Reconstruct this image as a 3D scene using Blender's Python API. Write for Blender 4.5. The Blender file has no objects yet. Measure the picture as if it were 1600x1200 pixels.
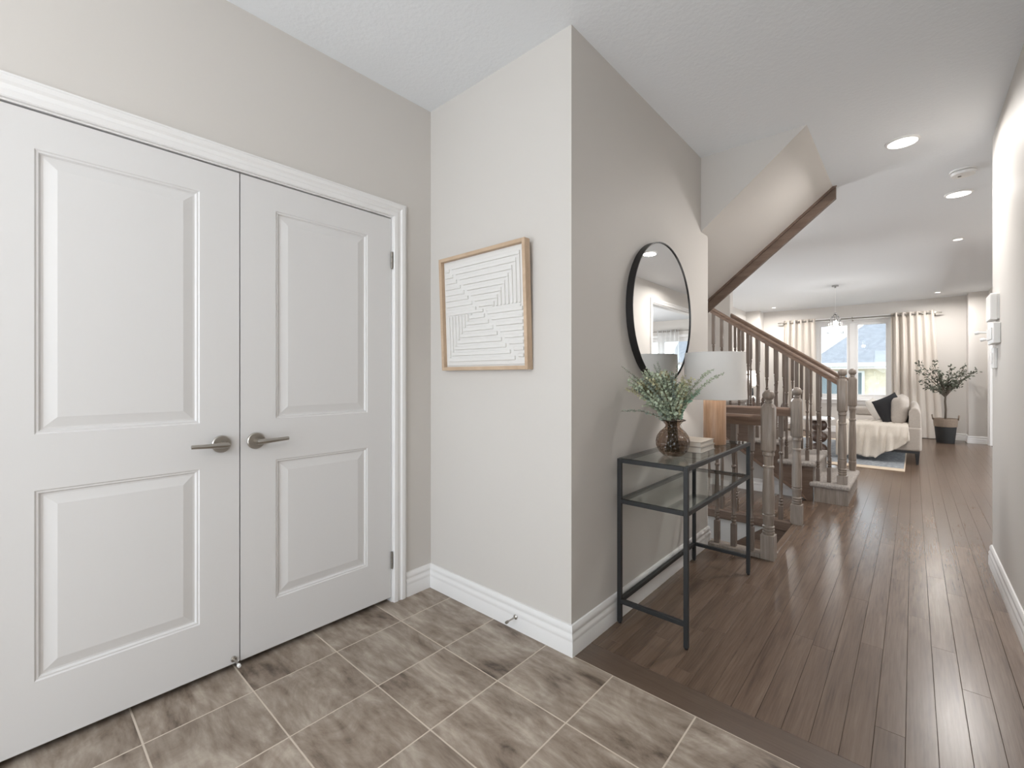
import bpy, bmesh, math, random
from math import sin, cos, pi, radians, sqrt
from mathutils import Vector, Matrix

random.seed(7)
S = bpy.context.scene
COL = S.collection

# ------------------------------------------------------------------ camera
CAM_YAW = 41.7
cd = bpy.data.cameras.new('camera')
cam = bpy.data.objects.new('camera', cd)
COL.objects.link(cam)
cam.location = (0, 0, 1.2)
cam.rotation_euler = (radians(90), 0, radians(CAM_YAW))
cd.sensor_width = 36.0
cd.lens = 703.0 / 1600.0 * 36.0
cd.shift_y = -11.5 / 1600.0
cd.clip_start = 0.05
cd.clip_end = 200
S.camera = cam

# ------------------------------------------------------------------ colour management
S.view_settings.view_transform = 'Standard'
S.view_settings.look = 'None'
S.view_settings.gamma = 1.0
S.view_settings.use_curve_mapping = False
S.view_settings.exposure = 0.2
try:
    S.cycles.max_bounces = 10
    S.cycles.diffuse_bounces = 6
    S.cycles.glossy_bounces = 5
    S.cycles.transparent_max_bounces = 24
    S.cycles.sample_clamp_indirect = 6.0
    S.cycles.caustics_reflective = False
    S.cycles.caustics_refractive = False
except Exception:
    pass

# ------------------------------------------------------------------ world (pale overcast sky)
SKY = 3.9
w = bpy.data.worlds.new('sky')
S.world = w
w.use_nodes = True
bg = w.node_tree.nodes['Background']
bg.inputs[0].default_value = (0.80, 0.90, 1.0, 1)
bg.inputs[1].default_value = SKY


def lamp(name, kind, loc, power, color=(1, 1, 1), size=0.2, size_y=None, rot=(0, 0, 0), spread=None):
    l = bpy.data.lights.new(name, kind)
    l.energy = power
    l.color = color
    if kind == 'AREA':
        if size_y:
            l.shape = 'RECTANGLE'
            l.size = size
            l.size_y = size_y
        else:
            l.shape = 'DISK'
            l.size = size
        if spread:
            l.spread = radians(spread)
    else:
        l.shadow_soft_size = size
    o = bpy.data.objects.new(name, l)
    COL.objects.link(o)
    o.location = loc
    o.rotation_euler = rot
    return o


WARM = (1.0, 0.965, 0.93)
# daylight entering by the entrance door behind the camera, and an unseen fill lamp added in the foyer
lamp('entrance_daylight', 'AREA', (-0.85, -2.3, 1.20), 12, (0.97, 0.985, 1.0), 2.0, 2.2, (radians(112), 0, 0))
lamp('foyer_fill', 'POINT', (-0.35, -1.1, 2.0), 34, WARM, 0.45)
# added area light inside the kitchen, side-lighting the living room through the cased opening
lamp('kitchen_fill', 'AREA', (4.3, 8.6, 1.4), 160, (0.96, 0.98, 1.0), 1.6, 3.0, (0, radians(105), 0))
# fill light added behind the stairs, out of view; no patio door is built
lamp('living_left_fill', 'AREA', (-2.90, 7.9, 1.25), 32, (0.96, 0.98, 1.0), 2.0, 2.0, (0, radians(-108), 0))

# added area light up the stairs, hidden behind the hall wall; no window there
lamp('stair_fill', 'AREA', (-2.75, 5.42, 2.10), 27, (0.97, 0.985, 1.0), 0.8, 0.9, (radians(82), 0, radians(-124)), 115)
# sun from the front of the house, over the roof, on the neighbour's house
sn = lamp('sun', 'SUN', (0, -10, 20), 1.0, (1, 0.96, 0.9), 0.01, None, (radians(32), 0, radians(8)))

# ------------------------------------------------------------------ materials


def L(r, g, b):
    """sRGB 0-255 to linear"""
    def c(u):
        u /= 255.0
        return u / 12.92 if u <= 0.04045 else ((u + 0.055) / 1.055) ** 2.4
    return (c(r), c(g), c(b), 1)


def mat(name, color=(0.5, 0.5, 0.5, 1), rough=0.6, metal=0.0, spec=0.5, bump=None, var=None, **kw):
    """principled material; bump=(scale, strength, distance); var=(scale, amount)"""
    m = bpy.data.materials.new(name)
    m.use_nodes = True
    nt = m.node_tree
    b = nt.nodes['Principled BSDF']
    b.inputs['Base Color'].default_value = color
    b.inputs['Roughness'].default_value = rough
    b.inputs['Metallic'].default_value = metal
    b.inputs['Specular IOR Level'].default_value = spec
    for k, v in kw.items():
        b.inputs[k.replace('_', ' ')].default_value = v
    if bump or var:
        geo = nt.nodes.new('ShaderNodeNewGeometry')
    if var:
        n = nt.nodes.new('ShaderNodeTexNoise')
        n.inputs['Scale'].default_value = var[0]
        n.inputs['Detail'].default_value = 4
        nt.links.new(geo.outputs['Position'], n.inputs['Vector'])
        r = nt.nodes.new('ShaderNodeValToRGB')
        a = var[1]
        r.color_ramp.elements[0].position = 0.3
        r.color_ramp.elements[1].position = 0.7
        r.color_ramp.elements[0].color = (color[0] * (1 - a), color[1] * (1 - a), color[2] * (1 - a), 1)
        r.color_ramp.elements[1].color = (min(1, color[0] * (1 + a)), min(1, color[1] * (1 + a)), min(1, color[2] * (1 + a)), 1)
        nt.links.new(n.outputs['Fac'], r.inputs['Fac'])
        nt.links.new(r.outputs['Color'], b.inputs['Base Color'])
    if bump:
        n = nt.nodes.new('ShaderNodeTexNoise')
        n.inputs['Scale'].default_value = bump[0]
        n.inputs['Detail'].default_value = 3
        nt.links.new(geo.outputs['Position'], n.inputs['Vector'])
        bn = nt.nodes.new('ShaderNodeBump')
        bn.inputs['Strength'].default_value = bump[1]
        bn.inputs['Distance'].default_value = bump[2]
        nt.links.new(n.outputs['Fac'], bn.inputs['Height'])
        nt.links.new(bn.outputs['Normal'], b.inputs['Normal'])
    return m


def streak_mat(name, stops, scale, rough=0.4, spec=0.5, bump=0.1, rnd=0.0, fine=(40, 2, 40), fine_amt=0.25, space='world', distort=0.6, coat=0.0, detail=6, rgh=0.62):
    """streaky wood / stone: noise stretched by `scale`, shifted per object; stops = [(pos, colour)]"""
    m = bpy.data.materials.new(name)
    m.use_nodes = True
    nt = m.node_tree
    N = nt.nodes
    b = N['Principled BSDF']
    b.inputs['Roughness'].default_value = rough
    b.inputs['Specular IOR Level'].default_value = spec
    b.inputs['Coat Weight'].default_value = coat
    b.inputs['Coat Roughness'].default_value = rough * 0.7
    if space == 'world':
        src = N.new('ShaderNodeNewGeometry').outputs['Position']
    else:
        src = N.new('ShaderNodeTexCoord').outputs['Object']
    oi = N.new('ShaderNodeObjectInfo')
    mu = N.new('ShaderNodeMath')
    mu.operation = 'MULTIPLY'
    mu.inputs[1].default_value = 37.0
    nt.links.new(oi.outputs['Random'], mu.inputs[0])
    ad = N.new('ShaderNodeVectorMath')
    ad.operation = 'ADD'
    nt.links.new(src, ad.inputs[0])
    nt.links.new(mu.outputs[0], ad.inputs[1])

    def noise(sc, detail, dist, roughn=0.55):
        mp = N.new('ShaderNodeMapping')
        mp.inputs['Scale'].default_value = sc
        nt.links.new(ad.outputs[0], mp.inputs['Vector'])
        n = N.new('ShaderNodeTexNoise')
        n.inputs['Scale'].default_value = 1.0
        n.inputs['Detail'].default_value = detail
        n.inputs['Roughness'].default_value = roughn
        n.inputs['Distortion'].default_value = dist
        nt.links.new(mp.outputs[0], n.inputs['Vector'])
        return n.outputs['Fac']
    a = noise(scale, detail, distort, rgh)
    f = noise(fine, 4, 0.2)
    mx = N.new('ShaderNodeMix')
    mx.data_type = 'FLOAT'
    mx.inputs[0].default_value = fine_amt
    nt.links.new(a, mx.inputs[2])
    nt.links.new(f, mx.inputs[3])
    ramp = N.new('ShaderNodeValToRGB')
    cr = ramp.color_ramp
    while len(cr.elements) < len(stops):
        cr.elements.new(0.5)
    for e, (p, c) in zip(cr.elements, stops):
        e.position = p
        e.color = c
    nt.links.new(mx.outputs[0], ramp.inputs['Fac'])
    out = ramp.outputs['Color']
    if rnd:
        hv = N.new('ShaderNodeHueSaturation')
        mr = N.new('ShaderNodeMapRange')
        mr.inputs['To Min'].default_value = 1 - rnd
        mr.inputs['To Max'].default_value = 1 + rnd
        nt.links.new(oi.outputs['Random'], mr.inputs['Value'])
        nt.links.new(mr.outputs[0], hv.inputs['Value'])
        nt.links.new(out, hv.inputs['Color'])
        out = hv.outputs['Color']
    nt.links.new(out, b.inputs['Base Color'])
    if bump:
        bn = N.new('ShaderNodeBump')
        bn.inputs['Strength'].default_value = bump
        bn.inputs['Distance'].default_value = 0.002
        nt.links.new(f, bn.inputs['Height'])
        nt.links.new(bn.outputs['Normal'], b.inputs['Normal'])
    return m


def thin_glass(name, tint=(1, 1, 1, 1), ior=1.45, gloss=0.0, bump=None):
    m = bpy.data.materials.new(name)
    m.use_nodes = True
    nt = m.node_tree
    nt.nodes.clear()
    o = nt.nodes.new('ShaderNodeOutputMaterial')
    t = nt.nodes.new('ShaderNodeBsdfTransparent')
    t.inputs[0].default_value = tint
    g = nt.nodes.new('ShaderNodeBsdfGlossy')
    g.inputs['Roughness'].default_value = gloss
    fr = nt.nodes.new('ShaderNodeFresnel')
    gb = nt.nodes.new('ShaderNodeNewGeometry')
    mr = nt.nodes.new('ShaderNodeMapRange')
    mr.inputs['To Min'].default_value = ior
    mr.inputs['To Max'].default_value = 1.0 / ior
    nt.links.new(gb.outputs['Backfacing'], mr.inputs['Value'])
    nt.links.new(mr.outputs[0], fr.inputs['IOR'])
    mx = nt.nodes.new('ShaderNodeMixShader')
    nt.links.new(fr.outputs[0], mx.inputs[0])
    nt.links.new(t.outputs[0], mx.inputs[1])
    nt.links.new(g.outputs[0], mx.inputs[2])
    nt.links.new(mx.outputs[0], o.inputs[0])
    if bump:
        tc = nt.nodes.new('ShaderNodeNewGeometry')
        n = nt.nodes.new('ShaderNodeTexVoronoi')
        n.inputs['Scale'].default_value = bump[0]
        nt.links.new(tc.outputs['Position'], n.inputs['Vector'])
        b = nt.nodes.new('ShaderNodeBump')
        b.inputs['Strength'].default_value = bump[1]
        b.inputs['Distance'].default_value = bump[2]
        nt.links.new(n.outputs['Distance'], b.inputs['Height'])
        nt.links.new(b.outputs[0], g.inputs['Normal'])
        nt.links.new(b.outputs[0], fr.inputs['Normal'])
    return m


def cloth_mat(name, color, trans=0.3, bump=(300, 0.3, 0.001), thru=0.0):
    """diffuse + translucent cloth, optionally partly see-through (sheer)"""
    m = bpy.data.materials.new(name)
    m.use_nodes = True
    nt = m.node_tree
    nt.nodes.clear()
    o = nt.nodes.new('ShaderNodeOutputMaterial')
    d = nt.nodes.new('ShaderNodeBsdfDiffuse')
    d.inputs[0].default_value = color
    t = nt.nodes.new('ShaderNodeBsdfTranslucent')
    t.inputs[0].default_value = color
    mx = nt.nodes.new('ShaderNodeMixShader')
    mx.inputs[0].default_value = trans
    nt.links.new(d.outputs[0], mx.inputs[1])
    nt.links.new(t.outputs[0], mx.inputs[2])
    last = mx.outputs[0]
    if thru:
        tr = nt.nodes.new('ShaderNodeBsdfTransparent')
        m2 = nt.nodes.new('ShaderNodeMixShader')
        m2.inputs[0].default_value = thru
        nt.links.new(last, m2.inputs[1])
        nt.links.new(tr.outputs[0], m2.inputs[2])
        last = m2.outputs[0]
    nt.links.new(last, o.inputs[0])
    g = nt.nodes.new('ShaderNodeNewGeometry')
    n = nt.nodes.new('ShaderNodeTexNoise')
    n.inputs['Scale'].default_value = bump[0]
    nt.links.new(g.outputs['Position'], n.inputs['Vector'])
    b = nt.nodes.new('ShaderNodeBump')
    b.inputs['Strength'].default_value = bump[1]
    b.inputs['Distance'].default_value = bump[2]
    nt.links.new(n.outputs['Fac'], b.inputs['Height'])
    nt.links.new(b.outputs[0], d.inputs['Normal'])
    return m


def glow(name, color, strength):
    m = bpy.data.materials.new(name)
    m.use_nodes = True
    b = m.node_tree.nodes['Principled BSDF']
    b.inputs['Base Color'].default_value = (0.9, 0.9, 0.9, 1)
    b.inputs['Emission Color'].default_value = color
    b.inputs['Emission Strength'].default_value = strength
    return m


M = {}
M['wall'] = mat('wall_paint', (0.608, 0.580, 0.547, 1), 0.55, spec=0.3, bump=(160, 0.05, 0.001))
M['ceiling'] = mat('stipple_ceiling', (0.79, 0.81, 0.83, 1), 0.85, spec=0.15, bump=(55, 0.35, 0.004))
M['white'] = mat('white_trim_paint', (0.78, 0.77, 0.76, 1), 0.35, spec=0.45)
M['door'] = mat('white_door_paint', (0.68, 0.67, 0.662, 1), 0.38, spec=0.45, bump=(220, 0.03, 0.0006))
M['plastic'] = mat('white_plastic', (0.80, 0.79, 0.77, 1), 0.3, spec=0.5)
M['grout'] = mat('tile_grout', L(202, 190, 176), 0.9, spec=0.1)
M['sub'] = mat('dark_underlay', (0.02, 0.015, 0.012, 1), 0.9, spec=0.05)
M['tile'] = streak_mat('stone_tile', [(0.35, L(82, 70, 60)), (0.43, L(128, 114, 101)), (0.52, L(153, 140, 127)), (0.63, L(184, 173, 160))],
                       (2.3, 4.8, 1), rough=0.42, spec=0.4, bump=0.12, rnd=0.07, fine=(8, 30, 20), fine_amt=0.34, distort=0.8, detail=10, rgh=0.70)
M['plank'] = streak_mat('oak_plank', [(0.26, L(72, 57, 47)), (0.45, L(97, 79, 66)), (0.60, L(110, 92, 78)), (0.76, L(126, 108, 93))],
                        (16, 1.3, 1), rough=0.26, spec=0.45, bump=0.04, rnd=0.09, fine=(150, 5, 20), fine_amt=0.4, distort=0.8)
M['plank_x'] = streak_mat('oak_plank_cross', [(0.28, L(68, 54, 46)), (0.5, L(90, 74, 62)), (0.75, L(106, 89, 77))],
                          (1.3, 16, 1), rough=0.3, spec=0.5, bump=0.10, fine=(5, 150, 20), fine_amt=0.4)
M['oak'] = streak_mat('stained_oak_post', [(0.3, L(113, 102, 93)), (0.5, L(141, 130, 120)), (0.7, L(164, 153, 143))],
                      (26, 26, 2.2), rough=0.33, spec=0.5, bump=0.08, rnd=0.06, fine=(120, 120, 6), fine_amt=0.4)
M['oak_backlit'] = streak_mat('stained_oak_backlit', [(0.3, L(88, 76, 67)), (0.5, L(112, 99, 89)), (0.7, L(132, 119, 108))],
                               (26, 26, 2.2), rough=0.33, spec=0.5, bump=0.08, rnd=0.06, fine=(120, 120, 6), fine_amt=0.4)  # post oak darkened: the balusters' backlit shade is put into the colour
M['oak_rail'] = streak_mat('stained_oak_rail', [(0.3, L(100, 79, 66)), (0.5, L(128, 105, 90)), (0.7, L(150, 127, 110))],
                           (3, 30, 30), rough=0.28, spec=0.55, bump=0.06, fine=(8, 120, 120), fine_amt=0.35)
M['oak_dark'] = streak_mat('stained_oak_board', [(0.3, L(84, 67, 57)), (0.5, L(106, 88, 76)), (0.7, L(122, 104, 91))],
                           (2.5, 20, 20), rough=0.4, spec=0.4, bump=0.08, fine=(6, 90, 90), fine_amt=0.35)
M['carpet'] = mat('stair_carpet', L(176, 169, 163), 0.95, spec=0.05, bump=(170, 1.0, 0.01), var=(75, 0.28))
M['iron'] = mat('charcoal_metal', (0.020, 0.0205, 0.021, 1), 0.45, metal=0.0, spec=0.4)
M['black'] = mat('black_frame', (0.012, 0.011, 0.011, 1), 0.4)
M['steel'] = mat('brushed_nickel', (0.44, 0.41, 0.37, 1), 0.3, metal=1.0)
M['hinge'] = mat('aged_hinge_metal', (0.30, 0.28, 0.25, 1), 0.38, metal=0.9)
M['mirror'] = mat('mirror_silver', (0.86, 0.86, 0.85, 1), 0.0, metal=1.0)
M['glass'] = thin_glass('table_glass', (0.93, 0.96, 0.95, 1), 1.5)
M['pane'] = thin_glass('window_glass', (0.96, 0.98, 0.98, 1), 1.4)
M['vase'] = thin_glass('smoky_brown_glass', (0.57, 0.485, 0.425, 1), 1.65, 0.03, bump=(60, 1.0, 0.008))
M['frame'] = streak_mat('pale_oak_frame', [(0.3, L(176, 150, 124)), (0.7, L(208, 184, 158))], (6, 40, 6), rough=0.5, bump=0.05, space='object', fine=(10, 120, 60))
M['plaster'] = mat('white_plaster_relief', (0.71, 0.695, 0.67, 1), 0.8, spec=0.2, bump=(90, 0.35, 0.003))
M['shade'] = cloth_mat('white_linen_shade', (0.83, 0.82, 0.80, 1), 0.25)
M['lampwood'] = streak_mat('honey_wood_base', [(0.3, L(150, 114, 88)), (0.5, L(182, 146, 117)), (0.7, L(204, 173, 145))],
                           (38, 38, 3), rough=0.38, bump=0.05, fine=(110, 110, 8), fine_amt=0.3)
M['book'] = mat('pale_book_cloth', L(188, 178, 166), 0.75, spec=0.2, bump=(400, 0.2, 0.0005))
M['book2'] = mat('pale_book_cloth_grey', L(178, 172, 166), 0.75, spec=0.2, bump=(400, 0.2, 0.0005))
M['paper'] = mat('book_pages', L(222, 216, 207), 0.9, spec=0.1, bump=(900, 0.3, 0.0008))
M['leafA'] = mat('eucalyptus_green', L(178, 188, 164), 0.6, var=(70, 0.35))
M['leafB'] = mat('eucalyptus_yellow_green', L(192, 189, 154), 0.6, var=(70, 0.35))
M['leafC'] = mat('eucalyptus_grey_green', L(148, 160, 146), 0.6, var=(70, 0.3))
M['stem'] = mat('brown_stem', L(96, 84, 62), 0.7)
M['sofa'] = mat('light_grey_upholstery', L(178, 170, 162), 0.9, spec=0.1, bump=(500, 0.4, 0.001), var=(60, 0.05))
M['throw'] = mat('cream_knit_throw', L(216, 208, 197), 0.95, spec=0.05, bump=(260, 0.7, 0.003), var=(120, 0.06))
M['pillow_dark'] = mat('charcoal_pillow', L(54, 54, 56), 0.95, spec=0.05, bump=(420, 0.5, 0.001))
M['pillow_white'] = mat('white_pillow', L(214, 209, 202), 0.95, spec=0.05, bump=(300, 0.4, 0.001))
M['rug'] = mat('grey_rug_pile', L(150, 154, 158), 0.97, spec=0.02, bump=(240, 0.9, 0.006), var=(28, 0.28))
M['rug_edge'] = mat('beige_rug_edge', L(206, 190, 170), 0.97, spec=0.02, bump=(240, 0.8, 0.005))
M['curtain'] = cloth_mat('beige_curtain', L(213, 205, 196), 0.18)
M['sheer'] = cloth_mat('white_sheer', (0.9, 0.9, 0.9, 1), 0.5, thru=0.45)
M['basket'] = mat('woven_rim', L(134, 119, 105), 0.9, bump=(160, 0.9, 0.006), var=(140, 0.3))
M['pot'] = mat('charcoal_pot', L(44, 44, 44), 0.8, bump=(120, 0.5, 0.003))
M['olive'] = mat('olive_leaf', L(74, 78, 64), 0.6, var=(30, 0.35))
M['bark'] = mat('grey_bark', L(92, 82, 72), 0.85, bump=(140, 0.8, 0.004))
M['soil'] = mat('dark_soil', L(50, 42, 36), 0.95, bump=(90, 1, 0.01))
M['light'] = glow('lit_diffuser', (1.0, 0.97, 0.93, 1), 3.0)
M['bulb'] = glow('lit_bulb', (1.0, 0.95, 0.88, 1), 2.2)
M['chrome'] = mat('chrome', (0.45, 0.44, 0.43, 1), 0.2, metal=1.0)
M['crystal'] = mat('crystal_bead', (0.9, 0.9, 0.9, 1), 0.05, spec=0.9, Transmission_Weight=0.8)
M['roof'] = mat('grey_shingles', L(122, 123, 127), 0.95, spec=0.05, bump=(14, 0.5, 0.02), var=(6, 0.10))
M['brick'] = mat('buff_render_wall', L(212, 200, 176), 0.95, spec=0.05, bump=(20, 0.4, 0.02), var=(9, 0.10))
M['soffit_out'] = mat('white_eave', L(214, 212, 206), 0.7)
M['dark_glass'] = mat('neighbour_window_glass', L(96, 106, 108), 0.1)
M['ground'] = mat('pale_ground', L(140, 138, 130), 0.95)
M['brown'] = mat('dark_turned_wood', L(72, 54, 44), 0.45, bump=(60, 0.2, 0.002), var=(30, 0.25))
M['lampbase'] = mat('white_ceramic', (0.82, 0.81, 0.79, 1), 0.2)
M['tabletop'] = mat('white_lacquer', (0.80, 0.79, 0.78, 1), 0.25)

# ------------------------------------------------------------------ mesh building
WORLD = {}


class MB:
    def __init__(s):
        s.v = []
        s.f = []

    def add(s, pts, faces):
        n = len(s.v)
        s.v += [Vector(p) for p in pts]
        s.f += [[i + n for i in f] for f in faces]
        return s

    def box(s, x0, x1, y0, y1, z0, z1):
        return s.hexa([(x0, y0, z0), (x1, y0, z0), (x1, y1, z0), (x0, y1, z0), (x0, y0, z1), (x1, y0, z1), (x1, y1, z1), (x0, y1, z1)])

    def hexa(s, p):
        return s.add(p, [(0, 3, 2, 1), (4, 5, 6, 7), (0, 1, 5, 4), (1, 2, 6, 5), (2, 3, 7, 6), (3, 0, 4, 7)])

    def prism(s, poly, axis, a0, a1):
        """poly: list of 2-D points; axis x:(y,z) y:(x,z) z:(x,y)"""
        def P(p, a):
            return {'x': (a, p[0], p[1]), 'y': (p[0], a, p[1]), 'z': (p[0], p[1], a)}[axis]
        n = len(poly)
        pts = [P(p, a0) for p in poly] + [P(p, a1) for p in poly]
        fs = [tuple(range(n))[::-1], tuple(range(n, 2 * n))]
        fs += [(i, (i + 1) % n, n + (i + 1) % n, n + i) for i in range(n)]
        return s.add(pts, fs)

    def lathe(s, prof, cx=0, cy=0, seg=16, cap=True, sx=1, sy=1):
        """prof: list of (r, z)"""
        pts = []
        for r, z in prof:
            for k in range(seg):
                a = 2 * pi * k / seg
                pts.append((cx + r * cos(a) * sx, cy + r * sin(a) * sy, z))
        fs = []
        for i in range(len(prof) - 1):
            for k in range(seg):
                k2 = (k + 1) % seg
                fs.append((i * seg + k, i * seg + k2, (i + 1) * seg + k2, (i + 1) * seg + k))
        if cap:
            fs.append(tuple(range(seg))[::-1])
            m = (len(prof) - 1) * seg
            fs.append(tuple(range(m, m + seg)))
        return s.add(pts, fs)

    def tube(s, path, r, seg=8, cap=True, closed=False, flat=1.0):
        P = [Vector(p) for p in path]
        n = len(P)
        R = r if isinstance(r, (list, tuple)) else [r] * n
        pts = []
        for i in range(n):
            if closed:
                t = P[(i + 1) % n] - P[i - 1]
            else:
                t = P[min(i + 1, n - 1)] - P[max(i - 1, 0)]
            t.normalize()
            up = Vector((0, 0, 1)) if abs(t.z) < 0.95 else Vector((1, 0, 0))
            a = t.cross(up).normalized()
            b = a.cross(t).normalized()
            for k in range(seg):
                th = 2 * pi * k / seg
                pts.append(P[i] + a * (R[i] * cos(th)) + b * (R[i] * sin(th) * flat))
        fs = []
        m = n if closed else n - 1
        for i in range(m):
            j = (i + 1) % n
            for k in range(seg):
                k2 = (k + 1) % seg
                fs.append((i * seg + k, i * seg + k2, j * seg + k2, j * seg + k))
        if cap and not closed:
            fs.append(tuple(range(seg))[::-1])
            fs.append(tuple(range((n - 1) * seg, n * seg)))
        return s.add(pts, fs)

    def bar(s, a, b, wd, ht):
        """square bar from a to b"""
        a = Vector(a)
        b = Vector(b)
        t = (b - a).normalized()
        up = Vector((0, 0, 1)) if abs(t.z) < 0.95 else Vector((0, 1, 0))
        u = t.cross(up).normalized() * (wd / 2)
        v = u.cross(t).normalized() * (ht / 2)
        return s.hexa([a - u - v, a + u - v, b + u - v, b - u - v, a - u + v, a + u + v, b + u + v, b - u + v])

    def grid(s, fn, nu, nv, wrap=False):
        pts = [fn(i / nu, j / nv) for j in range(nv + 1) for i in range(nu + 1)]
        fs = []
        W = nu + 1
        for j in range(nv):
            for i in range(nu):
                fs.append((j * W + i, j * W + i + 1, (j + 1) * W + i + 1, (j + 1) * W + i))
        return s.add(pts, fs)

    def ball(s, c, r, seg=14, rings=9, sz=1.0):
        prof = []
        for i in range(rings + 1):
            a = -pi / 2 + pi * i / rings
            prof.append((max(r * cos(a), 1e-4), c[2] + r * sz * sin(a)))
        return s.lathe(prof, c[0], c[1], seg)

    def sweep(s, path, prof, fmap, side=1):
        """mitred moulding: path of 2-D points, prof of (d, h); fmap(p2, h)->xyz"""
        n = len(path)
        P = [Vector(p) for p in path]
        rows = []
        for i in range(n):
            ds = []
            if i > 0:
                ds.append((P[i] - P[i - 1]).normalized())
            if i < n - 1:
                ds.append((P[i + 1] - P[i]).normalized())
            ns = [Vector((-d.y, d.x)) * side for d in ds]
            if len(ns) == 2:
                m = (ns[0] + ns[1]).normalized()
                m = m / max(0.2, m.dot(ns[0]))
            else:
                m = ns[0]
            rows.append([fmap(P[i] + m * d, h) for d, h in prof])
        k = len(prof)
        pts = [p for r in rows for p in r]
        fs = []
        for i in range(n - 1):
            for j in range(k):
                j2 = (j + 1) % k
                fs.append((i * k + j, i * k + j2, (i + 1) * k + j2, (i + 1) * k + j))
        fs.append(tuple(range(k))[::-1])
        fs.append(tuple(range((n - 1) * k, n * k)))
        return s.add(pts, fs)

    def build(s, name, material, parent=None, origin=None, smooth=False, bevel=0.0, seg=2, solid=0.0, sub=0):
        if parent is not None:
            o0 = WORLD[parent.name]
        elif origin is not None:
            o0 = Vector(origin)
        else:
            lo = Vector([min(p[i] for p in s.v) for i in range(3)])
            hi = Vector([max(p[i] for p in s.v) for i in range(3)])
            o0 = Vector(((lo.x + hi.x) / 2, (lo.y + hi.y) / 2, lo.z))
        me = bpy.data.meshes.new(name)
        me.from_pydata([p - o0 for p in s.v], [], s.f)
        bm = bmesh.new()
        bm.from_mesh(me)
        bmesh.ops.recalc_face_normals(bm, faces=bm.faces)
        bm.to_mesh(me)
        bm.free()
        mats = material if isinstance(material, list) else [material]
        for m_ in mats:
            me.materials.append(m_)
        if smooth:
            for p in me.polygons:
                p.use_smooth = True
            if smooth is not True:
                me.set_sharp_from_angle(angle=radians(smooth))
        o = bpy.data.objects.new(name, me)
        COL.objects.link(o)
        if parent is not None:
            o.parent = parent
        else:
            o.location = o0
        WORLD[o.name] = o0
        if solid:
            md = o.modifiers.new('thickness', 'SOLIDIFY')
            md.thickness = solid
            md.offset = 0
        if bevel:
            md = o.modifiers.new('bevel', 'BEVEL')
            md.width = bevel
            md.segments = seg
            md.limit_method = 'ANGLE'
            md.angle_limit = radians(40)
        if sub:
            md = o.modifiers.new('sub', 'SUBSURF')
            md.levels = sub
            md.render_levels = sub
        return o


def empty(name, loc):
    o = bpy.data.objects.new(name, None)
    COL.objects.link(o)
    o.location = loc
    o.empty_display_size = 0.05
    WORLD[o.name] = Vector(loc)
    return o


def tag(o, label, cat, group=None):
    o['label'] = label
    o['category'] = cat
    if group:
        o['group'] = group
    return o


def thing(name, loc, label, cat, group=None):
    return tag(empty(name, loc), label, cat, group)


def struct(o):
    o['kind'] = 'structure'
    return o


# ------------------------------------------------------------------ room dimensions
H = 2.72
XL, XH, XR = -2.07, -1.10, 0.378        # closet wall, hall wall, right wall
YA = 1.62                               # wall with the artwork
YHE, YRE = 3.35, 4.17                   # ends of the hall wall and the right wall
YB = 11.95                              # window wall
XO = 1.0                                # wall with the cased opening
XW = -2.93                              # far left wall of the living room
SX0, SY0, SY1 = -0.72, 3.40, 4.27       # basement stair opening

# ------------------------------------------------------------------ floor
fl = MB()
fl.box(-3.3, 0.6, -2.4, 1.62, -0.06, -0.0006)
floor = struct(fl.build('floor', M['grout'], origin=(0, 0, 0)))
WORLD[floor.name] = Vector((0, 0, 0))
ul = MB()
ul.box(-3.2, XO + 0.1, 1.62, SY0, -0.06, -0.006)
ul.box(SX0, XO + 0.1, SY0, SY1, -0.06, -0.006)
ul.box(-3.2, 5.0, SY1, YB + 0.1, -0.06, -0.006)
ul.build('underlay', M['sub'], floor)

# tiles
for i in range(-2, 8):
    for j in range(-6, 4):
        x0 = -1.877 + 0.3262 * i
        y1 = 1.619 - 0.331 * (3 - j)
        y0 = y1 - 0.331
        x1 = x0 + 0.3262
        if x1 < -2.1 or x0 > 0.37 or y1 < -1.6:
            continue
        g = 0.0024
        b = MB().box(max(x0 + g, -2.12), min(x1 - g, XR), y0 + g, y1 - g, -0.012, random.uniform(-0.0004, 0.0004))
        b.build('tile', M['tile'], floor, bevel=0.0008, seg=1)

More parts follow.
